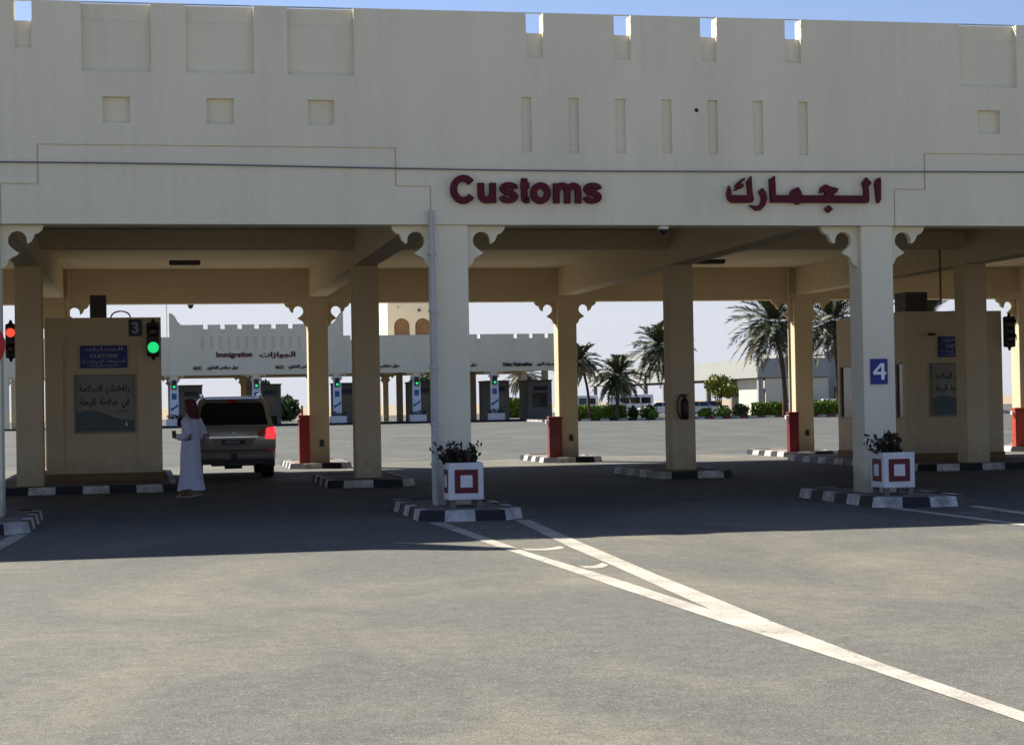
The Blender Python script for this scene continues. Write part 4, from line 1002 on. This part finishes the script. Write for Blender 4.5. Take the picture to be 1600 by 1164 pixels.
def shrub(x, y, r, h, mt, label, trunk=False, n=900, z0=.1, nm='shrub', grp='rounded shrubs in the planted strip', size=.13):
    s = thing(nm, (x, y, .08), label, 'shrub' if nm == 'shrub' else 'tree', grp)
    b = MB()
    if trunk:
        for i in range(11):
            a = random.uniform(0, 6.28); rr = r * random.uniform(.2, .75); cz = h * random.uniform(.55, .9); k = r * random.uniform(.35, .55)
            b.leafbox(x + rr * cos(a) - k, x + rr * cos(a) + k, y + rr * sin(a) - k, y + rr * sin(a) + k, cz - k * .7, cz + k * .7, n // 11, size, ell=True)
    else:
        for i in range(5):
            a = random.uniform(0, 6.28); rr = r * random.uniform(0, .5); k = r * random.uniform(.5, .75)
            b.leafbox(x + rr * cos(a) - k, x + rr * cos(a) + k, y + rr * sin(a) - k, y + rr * sin(a) + k, z0, h * random.uniform(.75, 1.0), n // 5, size, ell=True)
    b.build('crown' if trunk else 'leaves', mt, s)
    b = MB()
    for i in range(4):
        a = random.uniform(0, 6.28); b.tube([(x, y, .02), (x + .3 * r * cos(a), y + .3 * r * sin(a), h * .4), (x + .55 * r * cos(a), y + .55 * r * sin(a), h * .75)], [.09 if trunk else .05, .06 if trunk else .03, .02], 6)
    b.build('trunk' if trunk else 'stems', 'bark', s)
for x, y, r, h, mt, lab in ((39.5, 118.6, .65, 1.15, 'shrub', 'dark rounded shrub right of the short palm'), (40.8, 118.9, .75, 1.3, 'shrub', 'dark rounded shrub beside the extinguisher column'), (40.9, 117.5, .45, .8, 'hedge', 'small lime shrub at the kerb end'),
                            (44.2, 118.3, .9, 1.2, 'shrub', 'dark shrub right of the extinguisher column'), (45.2, 117.3, .7, .9, 'hedge', 'low bright shrub at the red kerb'), (46.9, 117.4, .75, .95, 'hedge', 'low bright shrub under the yellow-green tree'), (48.6, 118.3, .9, 1.25, 'shrub', 'dark shrub left of the lime hedge')):
    shrub(x, y, r, h, mt, lab)
shrub(47.6, 120.2, 1.7, 3.5, 'shrub_yellow', 'loose yellow-green small tree before the parking shelter', True, 1500, nm='small_tree', grp=None, size=.17)

# planted strip kerbs
def bed(x0, x1, y0, y1, mats, lab_block):
    b = MB(); n = int((x1 - x0) / .75)
    for i in range(n):
        a = x0 + (x1 - x0) * i / n; c = x0 + (x1 - x0) * (i + 1) / n
        b.box(a, c - .004, y0, y0 + .18, 0, .17, i % 2)
    b.box(x0 - .18, x0 - .001, y0, y1, 0, .165, 0); b.box(x1 + .001, x1 + .18, y0, y1, 0, .165, 0); b.box(x0 - .18, x1 + .18, y1 + .001, y1 + .18, 0, .165, 0)
    structure(b.build('kerb', list(mats)))
    g = MB(); g.quad((x0 + .001, y0 + .181, .09), (x1 - .001, y0 + .181, .09), (x1 - .001, y1 - .001, .09), (x0 + .001, y1 - .001, .09)); structure(g.build('planting_bed', 'soil'))
bed(31.5, 41.6, 116.6, 122.5, ('white_kerb', 'black_kerb'), 0)
bed(43.4, 75, 116.2, 123.0, ('red_kerb', 'white_kerb'), 0)

# trees and hedge behind the immigration canopy
shrub(12.0, 165, 1.5, 4.6, 'shrub', 'dark leafy tree seen under the far canopy right of the car roof', False, 2600, nm='broad_tree', grp='trees behind the immigration canopy', size=.25)
shrub(14.6, 172, 2.2, 2.9, 'shrub', 'lower olive tree seen under the far canopy beside the dark tree', False, 2600, nm='broad_tree', grp='trees behind the immigration canopy', size=.25)
shrub(29.0, 162, 2.2, 4.6, 'shrub', 'leafy tree seen under the far canopy left of the front column', True, 1500, nm='broad_tree', grp='trees behind the immigration canopy', size=.25)
hedge(36.3, 40.0, 158, 159.5, 2.0, 'hedge', 'bright hedge seen through the far canopy', size=.16)
palm(39.6, 163, 4.6, 2.4, 21, -.2, 'distant palm seen through the far canopy', nf=36)

# ------------------------------------------------------------------ immigration building
YI = 128.; IC = lambda k: 2.35 + 6.825 * k
im = thing('immigration_canopy', (IC(2), YI, 0), 'distant pale immigration canopy with a raised notched centre across the yard', 'canopy')
XI0, XI1 = IC(-2) - 1, IC(5) + .2
R = []
for k in (2, 3, 4):
    for i in range(4):
        if k == 2 and i > 1: continue
        nx = (IC(k) + IC(k + 1)) / 2 - 2.07 + 1.38 * i + (.55 if k >= 4 else 0); R += [(nx - .13, nx + .13, 7.2, TOP + .1, None), (nx - .12, nx + .12, 6.8, 7.2, .08)]
w = MB(); relief(w, XI0, IC(0) - .35, ZB, TOP, YI, .4, []); relief(w, IC(2) + .6, XI1, ZB, TOP, YI, .4, R)
R = []
for i in range(6): nx = 5.0 + 1.42 * i; R += [(nx - .17, nx + .17, 8.22, 9, None), (nx - .15, nx + .15, 7.95, 8.22, .08)]
for i in range(12): sx = 4.75 + .735 * i; R += [(sx - .12, sx + .12, 6.5, 7.5, .10)]
relief(w, IC(0) - .349, IC(2) + .599, ZB, 8.58, YI - .05, .45, R)
for s_, xe in ((1, IC(0) - .349), (-1, IC(2) + .599)):   # scroll ends
    pl = [(xe, 8.581), (xe, 9.55), (xe + s_ * .12, 9.58), (xe + s_ * .35, 9.45), (xe + s_ * .55, 9.2), (xe + s_ * .68, 8.9), (xe + s_ * .85, 8.72), (xe + s_ * 1.0, 8.581)]
    w.prism_xz(pl, YI - .05, YI + .4)
w.build('parapet_wall', 'wall_far', im)
w = MB(); w.box(XI0, XI1, YI + .401, YI + 21, 5.3, 5.6); w.build('roof_slab', 'wall_in', im)
w = MB(); w.box(XI0, XI1, YI + 20.6, YI + 20.999, 4.4, 5.299); w.build('back_beam', 'wall_in', im)
for k in range(-2, 6):
    x = IC(k)
    for yy, mt in ((YI + .02, 'wall_far'), (YI + 10.4, 'wall_in'), (YI + 20.45, 'wall_in')):
        w = MB(); w.box(x - .27, x + .27, yy, yy + .54, 0, ZB if yy < YI + 1 else (5.3 if yy < YI + 15 else 4.4)); c = w.build('column', mt, im)
        if yy < YI + 1 or yy > YI + 15:
            for s_ in (-1, 1):
                w = MB(); w.prism_xz(bracket_poly(x + s_ * .271, (ZB if yy < YI + 1 else 4.4) - .003, s_), yy + .15, yy + .3); w.build('bracket', mt, c)
    w = MB(); w.box(x - .24, x + .24, YI + .55, YI + 20.44, 4.56, 5.298); w.build('cross_beam', 'wall_in', im)
A_IMM = '\ufe95\ufe8d\ufeaf\ufe8d\ufeee\ufea0\ufedf\ufe8d'
A_GCC = '\ufee5\ufeed\ufe8e\ufecc\ufe98\ufedf\ufe8d \ufeb2\ufee0\ufea0\ufee3 \ufedd\ufeed\ufea9'
A_OTH = '\ufeef\ufeae\ufea7\ufe83 \ufe95\ufe8e\ufef4\ufeb4\ufee8\ufe9f'
def far_text(txt, x0, x1, z0, z1, mt, lab, bold=.03):
    b = MB(); b.text(txt, x0, x1, z0, z1, YI - .14, YI - .052, bold=bold); tag(b.build('facade_lettering', mt), lab, 'sign', 'lettering on the immigration canopy')
far_text('Immigration', 5.88, 8.87, 5.70, 6.28, 'maroon', 'dark red English word Immigration on the far canopy')
far_text(A_IMM, 9.5, 12.5, 5.68, 6.25, 'maroon', 'dark red Arabic word beside Immigration on the far canopy')
far_text('GCC', 3.95, 4.65, 4.80, 5.08, 'darkletter', 'small dark letters GCC under the left end of Immigration on the far canopy', .05)
far_text(A_GCC, 5.1, 7.68, 4.78, 5.14, 'darkletter', 'small dark Arabic line below Immigration on the far canopy', .04)
far_text('GCC', 10.8, 11.5, 4.80, 5.08, 'darkletter', 'small dark letters GCC under the Arabic word on the far canopy', .05)
far_text(A_GCC, 11.9, 14.5, 4.78, 5.14, 'darkletter', 'small dark Arabic line under the right Arabic word on the far canopy', .04)
def far_text2(txt, x0, x1, lab):
    b = MB(); b.text(txt, x0, x1, 4.76, 5.10, YI - .10, YI - .002, bold=.04); tag(b.build('facade_lettering', 'darkletter'), lab, 'sign', 'lettering on the immigration canopy')
far_text2(A_GCC, 18.6, 21.35, 'small dark Arabic line left of the column with the drain pipe')
far_text2(A_GCC, 25.6, 28.1, 'small dark Arabic line just right of the column with the drain pipe')
far_text2('Other Nationalities', 30.4, 33.0, 'small dark English line at the right end of the far canopy')
far_text2(A_OTH, 33.45, 35.2, 'small dark Arabic line at the right end of the far canopy')
# kerb, booths, banners, signals
b = MB()
b.box(XI0, XI1, YI - 1.6, YI - 1.4, 0, .15, 1); b.box(XI0, XI1, YI - 1.399, YI - .5, 0, .14, 0)
structure(b.build('kerb', ['paving', 'black_kerb']))
bl = ['left of the robed person', 'just left of the car roof', 'right of the car roof', 'behind the plain dark column', 'right of the drain pipe column', 'at the right end of the far canopy']
for k in range(0, 6):
    x = IC(k); x0, x1 = x + .45, x + 2.5
    if k == 5: x0, x1 = x - 2.6, x - .4
    s = thing('immigration_booth', ((x0 + x1) / 2, YI + 8, 0), 'dark far booth ' + bl[k] + ' under the immigration canopy', 'booth', 'booths under the immigration canopy')
    b = MB(); b.box(x0, x1, YI + 6, YI + 10, 0, 3.5); b.build('wall', 'booth_grey', s)
    b = MB(); b.box(x0 + .4, x1 - .4, YI + 5.985, YI + 5.999, 1.15, 2.45); b.build('window', 'glass_booth', s)
    b = MB(); b.box(x0 + .5, x1 - .4, YI + 5.97, YI + 5.998, 2.65, 3.05); b.build('sign_plate', 'navy_sign', s)
    b = MB(); b.box(x0 - .06, x1 + .06, YI + 5.9, YI + 10.1, 3.501, 3.62); b.build('roof', 'ac', s)
cl = ['far canopy column left of the person', 'far canopy column above the car roof', 'far canopy column right of the car', 'far canopy column beside the plain dark column', 'far canopy column right of the drain pipe', 'last far canopy column']
for k in range(0, 5):
    x = IC(k)
    s = thing('lane_banner', (x, YI, .5), 'pale blue banner on the ' + cl[k], 'banner', 'banners on the immigration columns')
    b = MB(); b.box(x - .36, x + .36, YI - .03, YI - .002, .62, 3.55); b.build('sheet', 'banner', s)
    b = MB(); b.prism_xz([(x - .30, 1.35), (x + .30, 1.75), (x + .30, 2.0), (x, 1.72), (x - .30, 1.62)], YI - .036, YI - .031); b.box(x - .2, x + .2, YI - .036, YI - .031, 2.35, 2.85); b.build('swoosh', 'shade_blue', s)
    s = thing('lane_signal', (x, YI - .1, 3.5), 'small green signal on the ' + cl[k], 'traffic light', 'signals on the immigration columns')
    b = MB(); b.box(x - .18, x + .18, YI - .3, YI - .04, 3.2, 3.95); b.build('housing', 'dark', s)
    b = MB(); b.disc_y(x, 3.40, .11, YI - .33, YI - .301, 16); b.build('lens', 'green_lamp', s)
    s = thing('column_planter', (x, YI - .6, .13), 'white planter below the ' + cl[k], 'planter', 'planters at the immigration columns')
    b = MB(); b.box(x - .7, x + .7, YI - 1.0, YI - .3, .14, .72); b.build('box', 'white_paint', s, bevel=.03)
    b = MB(); b.leafbox(x - .65, x + .65, YI - .95, YI - .35, .7, 1.05, 160, .08); b.build('leaves', 'plant_leaf', s)

# mast by the scroll end
b = MB(); b.tube([(1.86, YI + 4, 5.6), (1.86, YI + 4, 10.6)], [.07, .05], 8); tag(b.build('mast', 'grey_pipe', smooth=True), 'thin mast rising at the left scroll end of the far canopy', 'mast')

# arched tower behind
tw = thing('arched_tower', (26, 145, 0), 'cream tower with round arched openings behind the far canopy', 'tower')
TX0, TX1, TY = 22.05, 29.6, 140.4
b = MB(); xs = [22.66 + 1.97 * i for i in range(3)]
b.box(TX0, TX1, TY + .35, TY + 9, 5.62, 13.6)
# front skin with arch openings
def arch_front(mb, y0, y1, z0, z1, zs, ze):
    edges = [TX0] + [v for x in xs for v in (x, x + 1.46)] + [TX1]
    for i in range(0, len(edges), 2): mb.box(edges[i], edges[i + 1], y0, y1, z0, z1)
    for x in xs:
        c = x + .73; n = 14; arc = [(c - .73 * cos(pi * i / n), zs + .73 * sin(pi * i / n)) for i in range(n + 1)]
        mb.prism_xz([(x, z1), (x, zs)] + arc[1:-1] + [(x + 1.46, zs), (x + 1.46, z1)], y0, y1)
        mb.box(x, x + 1.46, y0, y1, z0, ze)
arch_front(b, TY, TY + .349, 5.62, 13.6, 8.86, 8.0)
for i in range(6): b.box(TX0 + 1.23 * i, TX0 + 1.23 * i + .9, TY, TY + .5, 13.601, 14.1)
b.build('wall', 'wall_far', tw)
for x in xs:
    b = MB(); b.box(x + .01, x + 1.45, TY + .25, TY + .345, 8.01, 9.58); b.build('shutter', 'arch_in', tw)
b = MB(); b.box(23.0, 23.1, TY - .3, TY - .001, 10.55, 10.62); b.box(24.9, 25.1, TY - .2, TY - .001, 10.2, 10.4); b.build('floodlight', 'dark', tw)

# ------------------------------------------------------------------ parking shelter building on the right
sh = thing('parking_shelter', (70, 160, 0), 'pale flat-roofed building with a deep fascia and open parking bays behind the palms', 'building')
SX, SY = 57.7, 140.
b = MB(); b.box(SX, SX + 7.5, SY, SY + 70, 3.58, 5.42); b.build('fascia', 'fascia', sh)
b = MB(); b.box(SX + .3, SX + 7.2, SY + .3, SY + 69, 3.50, 3.579); b.build('soffit', 'arch_in', sh)
for i in range(9):
    for xx in (SX + .15,):
        b = MB(); y = SY + .2 + 8.2 * i; b.box(xx, xx + .45, y, y + .45, 0, 3.499); b.build('pillar', 'fascia' if i == 0 else 'frame', sh)
b = MB(); b.box(SX + .9, SX + 7.3, SY + .25, SY + .45, 0, 3.499); b.build('end_wall', 'wall_far', sh)
b = MB(); b.box(SX + .70, SX + .9, SY + 1.0, SY + 9.5, 0, 3.49); b.build('side_wall', 'wall_far', sh)
s2 = thing('office_block', (74, 150, 0), 'pale low office block between the column numbered 4 and the back row', 'building')
b = MB(); b.box(66.9, 80, 146, 170, 0, 5.9); b.build('wall', 'fascia', s2)
for i in range(3):
    for j in range(2):
        b = MB(); b.box(67.8 + 3.2 * i, 69.8 + 3.2 * i, 145.97, 145.999, 1.1 + 1.6 * j * 0, 2.6); 
    b.build('window', 'glass_booth', s2)
b = MB(); b.box(66.8, 80.1, 145.9, 170.1, 5.901, 6.2); b.build('roof_edge', 'fascia', s2)

# ------------------------------------------------------------------ parked vehicles
def minibus(x, y, L, lab, rot, paint='van_white'):
    s = thing('minibus', (0, 0, 0), lab, 'minibus', 'white minibuses behind the hedge')
    hw = .92; b = MB()
    prof = [(-L / 2, .35), (L / 2 - .1, .35), (L / 2, .55), (L / 2 - .02, 1.0), (L / 2 - .30, 1.15), (L / 2 - .95, 2.05), (L / 2 - 1.3, 2.2), (-L / 2 + .1, 2.2), (-L / 2, 2.05)]
    loft(b, [[(p[0], -hw * (1 if p[1] < 1.3 else .9), p[1]) for p in prof], [(p[0], hw * (1 if p[1] < 1.3 else .9), p[1]) for p in prof]])
    b.build('body', paint, s, bevel=.06)
    for sd in (-1, 1):
        b = MB(); n = 3
        for i in range(n):
            x0 = -L / 2 + .3 + (L - 1.7) * i / n; x1 = x0 + (L - 1.7) / n - .12
            b.hexa([(x0, sd * (hw * .985), 1.3), (x1, sd * (hw * .985), 1.3), (x1, sd * (hw * .985) - .02 * sd, 1.3), (x0, sd * (hw * .985) - .02 * sd, 1.3)], [(x0, sd * hw * .94, 1.9), (x1, sd * hw * .94, 1.9), (x1, sd * hw * .94 - .02 * sd, 1.9), (x0, sd * hw * .94 - .02 * sd, 1.9)])
        b.build('side_window', 'glass', s)
    b = MB(); b.quad((L / 2 - .33, -.75, 1.22), (L / 2 - .33, .75, 1.22), (L / 2 - .90, .7, 2.02), (L / 2 - .90, -.7, 2.02)); b.build('windscreen', 'glass', s)
    b = MB(); b.quad((-L / 2 - .008, .7, 1.2), (-L / 2 - .008, -.7, 1.2), (-L / 2 - .008, -.66, 1.9), (-L / 2 - .008, .66, 1.9)); b.build('rear_window', 'glass', s)
    for xx in (-L / 2 + .85, L / 2 - .95):
        for sd in (-1, 1):
            w = MB(); w.tube([(xx, sd * hw - .22 * (sd > 0) , .34), (xx, sd * hw + .22 * (sd < 0), .34)], .34, 18); wh = w.build('wheel', 'tyre', s)
            w = MB(); w.tube([(xx, sd * (hw + .002), .34), (xx, sd * (hw + .02), .34)], .19, 12); w.build('rim', 'rim', wh)
    for sd in (-1, 1):
        b = MB(); b.box(L / 2 - .06, L / 2 + .01, sd * .65 - .14, sd * .65 + .14, .72, .92); b.build('headlight', 'sign_white', s)
    s.location = (x, y, 0); s.rotation_euler = (0, 0, rot); return s
minibus(46.9, 148, 4.9, 'white minibus parked behind the short palm', radians(176))
minibus(50.2, 158, 4.8, 'white minibus partly behind the extinguisher column', radians(5))
minibus(42.6, 152, 4.4, 'white minibus parked leftmost behind the leaning palm', radians(170))
def sedan(x, y, paint, lab, rot):
    s = thing('parked_car', (0, 0, 0), lab, 'car', 'cars parked near the shelter')
    b = MB(); hw = .86
    prof = [(-2.2, .35), (2.15, .35), (2.25, .55), (2.2, .75), (1.1, .95), (-1.65, .98), (-2.2, .95), (-2.25, .6)]
    loft(b, [[(p[0], -hw, p[1]) for p in prof], [(p[0], hw, p[1]) for p in prof]])
    cab_ = [(1.05, .95), (.35, 1.40), (-.9, 1.43), (-1.6, .98)]
    loft(b, [[(p[0], -hw * (.96 if p[1] < 1.2 else .78), p[1]) for p in cab_], [(p[0], hw * (.96 if p[1] < 1.2 else .78), p[1]) for p in cab_]])
    b.build('body', paint, s, bevel=.05)
    for sd in (-1, 1):
        b = MB(); f = lambda x_, z: (x_, sd * (hw * (.96 - (z - .95) * .4) + .012), z)
        b.quad(f(.85, 1.0), f(.32, 1.34), f(-.25, 1.36), f(-.25, 1.0)); b.quad(f(-.32, 1.0), f(-.32, 1.36), f(-.85, 1.36), f(-1.3, 1.02)); b.build('side_window', 'glass', s)
    b = MB(); b.quad((1.03, -.72, 1.0), (1.03, .72, 1.0), (.42, .62, 1.385), (.42, -.62, 1.385)); b.build('windscreen', 'glass', s)
    for xx in (-1.35, 1.35):
        for sd in (-1, 1):
            w = MB(); w.tube([(xx, sd * hw - .2 * (sd > 0), .32), (xx, sd * hw + .2 * (sd < 0), .32)], .32, 18); wh = w.build('wheel', 'tyre', s)
            w = MB(); w.tube([(xx, sd * (hw + .002), .32), (xx, sd * (hw + .02), .32)], .18, 12); w.build('rim', 'rim', wh)
    s.location = (x, y, 0); s.rotation_euler = (0, 0, rot)
sedan(51.6, 139.5, 'car_silver', 'silver car parked right of the extinguisher column', radians(10))
sedan(54.6, 147, 'car_dark', 'dark blue car parked before the shelter left of the small tree', radians(172))
sedan(60.2, 136.5, 'car_silver', 'pale car parked before the shelter end wall by the tallest palm', radians(178))
sedan(48.2, 141.5, 'van_white', 'white car parked left of the silver one by the shelter', radians(176))
sedan(64.0, 137.5, 'van_white', 'white car parked behind the tallest palm trunk', radians(4))
sedan(67.6, 139, 'car_dark', 'dark blue car parked between the back column and the right booth', radians(175))

# ------------------------------------------------------------------ light, sky, camera
el = math.asin(SUN_TO.z); az = atan2(SUN_TO.x, SUN_TO.y)
sl = bpy.data.lights.new('sun', 'SUN'); sl.energy = 5.0; sl.angle = radians(.55); sl.color = (1, .93, .82)
so = bpy.data.objects.new('sun', sl); COL.objects.link(so); so.rotation_euler = SUN_TO.to_track_quat('Z', 'Y').to_euler(); so.location = (-40, 40, 60)
wd = bpy.data.worlds.new('World'); SC.world = wd; wd.use_nodes = True
nt = wd.node_tree; bg = nt.nodes['Background']; sk = nt.nodes.new('ShaderNodeTexSky'); sk.sky_type = 'NISHITA'; sk.sun_disc = False
sk.sun_elevation = el; sk.sun_rotation = az; sk.air_density = 1.0; sk.dust_density = .7; sk.ozone_density = 2.2; sk.altitude = 20
tint = nt.nodes.new('ShaderNodeMix'); tint.data_type = 'RGBA'; tint.blend_type = 'MULTIPLY'; tint.inputs[0].default_value = 1; tint.inputs[7].default_value = (.85, .83, .955, 1)
nt.links.new(sk.outputs[0], tint.inputs[6]); tc = nt.nodes.new('ShaderNodeTexCoord'); sx = nt.nodes.new('ShaderNodeSeparateXYZ'); nt.links.new(tc.outputs['Generated'], sx.inputs[0])
hz = nt.nodes.new('ShaderNodeMapRange'); hz.interpolation_type = 'SMOOTHSTEP'; hz.inputs[1].default_value = .02; hz.inputs[2].default_value = .19; hz.inputs[3].default_value = .9; hz.inputs[4].default_value = 0
nt.links.new(sx.outputs[2], hz.inputs[0]); hm = nt.nodes.new('ShaderNodeMix'); hm.data_type = 'RGBA'   # dusty pale band low over the horizon
nt.links.new(hz.outputs[0], hm.inputs[0]); nt.links.new(tint.outputs[2], hm.inputs[6]); hm.inputs[7].default_value = (4.85, 5.05, 5.7, 1)
nt.links.new(hm.outputs[2], bg.inputs[0]); bg.inputs[1].default_value = .064

cd = bpy.data.cameras.new('camera'); co = bpy.data.objects.new('camera', cd); COL.objects.link(co); SC.camera = co
cd.sensor_fit = 'HORIZONTAL'; cd.sensor_width = 36; cd.lens = 2845.9 / 1600 * 36; cd.clip_start = .1; cd.clip_end = 4000
yaw, pit, rol = radians(11.3853), radians(.9256), radians(.9942)
fw = Vector((sin(yaw) * cos(pit), cos(yaw) * cos(pit), sin(pit))); r0 = Vector((cos(yaw), -sin(yaw), 0)); u0 = r0.cross(fw)
Rc = r0 * cos(rol) - u0 * sin(rol); Uc = r0 * sin(rol) + u0 * cos(rol)
mw = Matrix((Rc, Uc, -fw)).transposed().to_4x4(); mw.translation = Vector((0, -27.0357, 1.66)); co.matrix_world = mw

SC.render.engine = 'CYCLES'; SC.cycles.use_denoising = True; SC.cycles.max_bounces = 8; SC.cycles.diffuse_bounces = 5
SC.view_settings.view_transform = 'Standard'; SC.view_settings.look = 'None'; SC.view_settings.exposure = 1.2; SC.view_settings.gamma = 1.; SC.view_settings.use_curve_mapping = False
SC.render.resolution_x = 1024; SC.render.resolution_y = 744
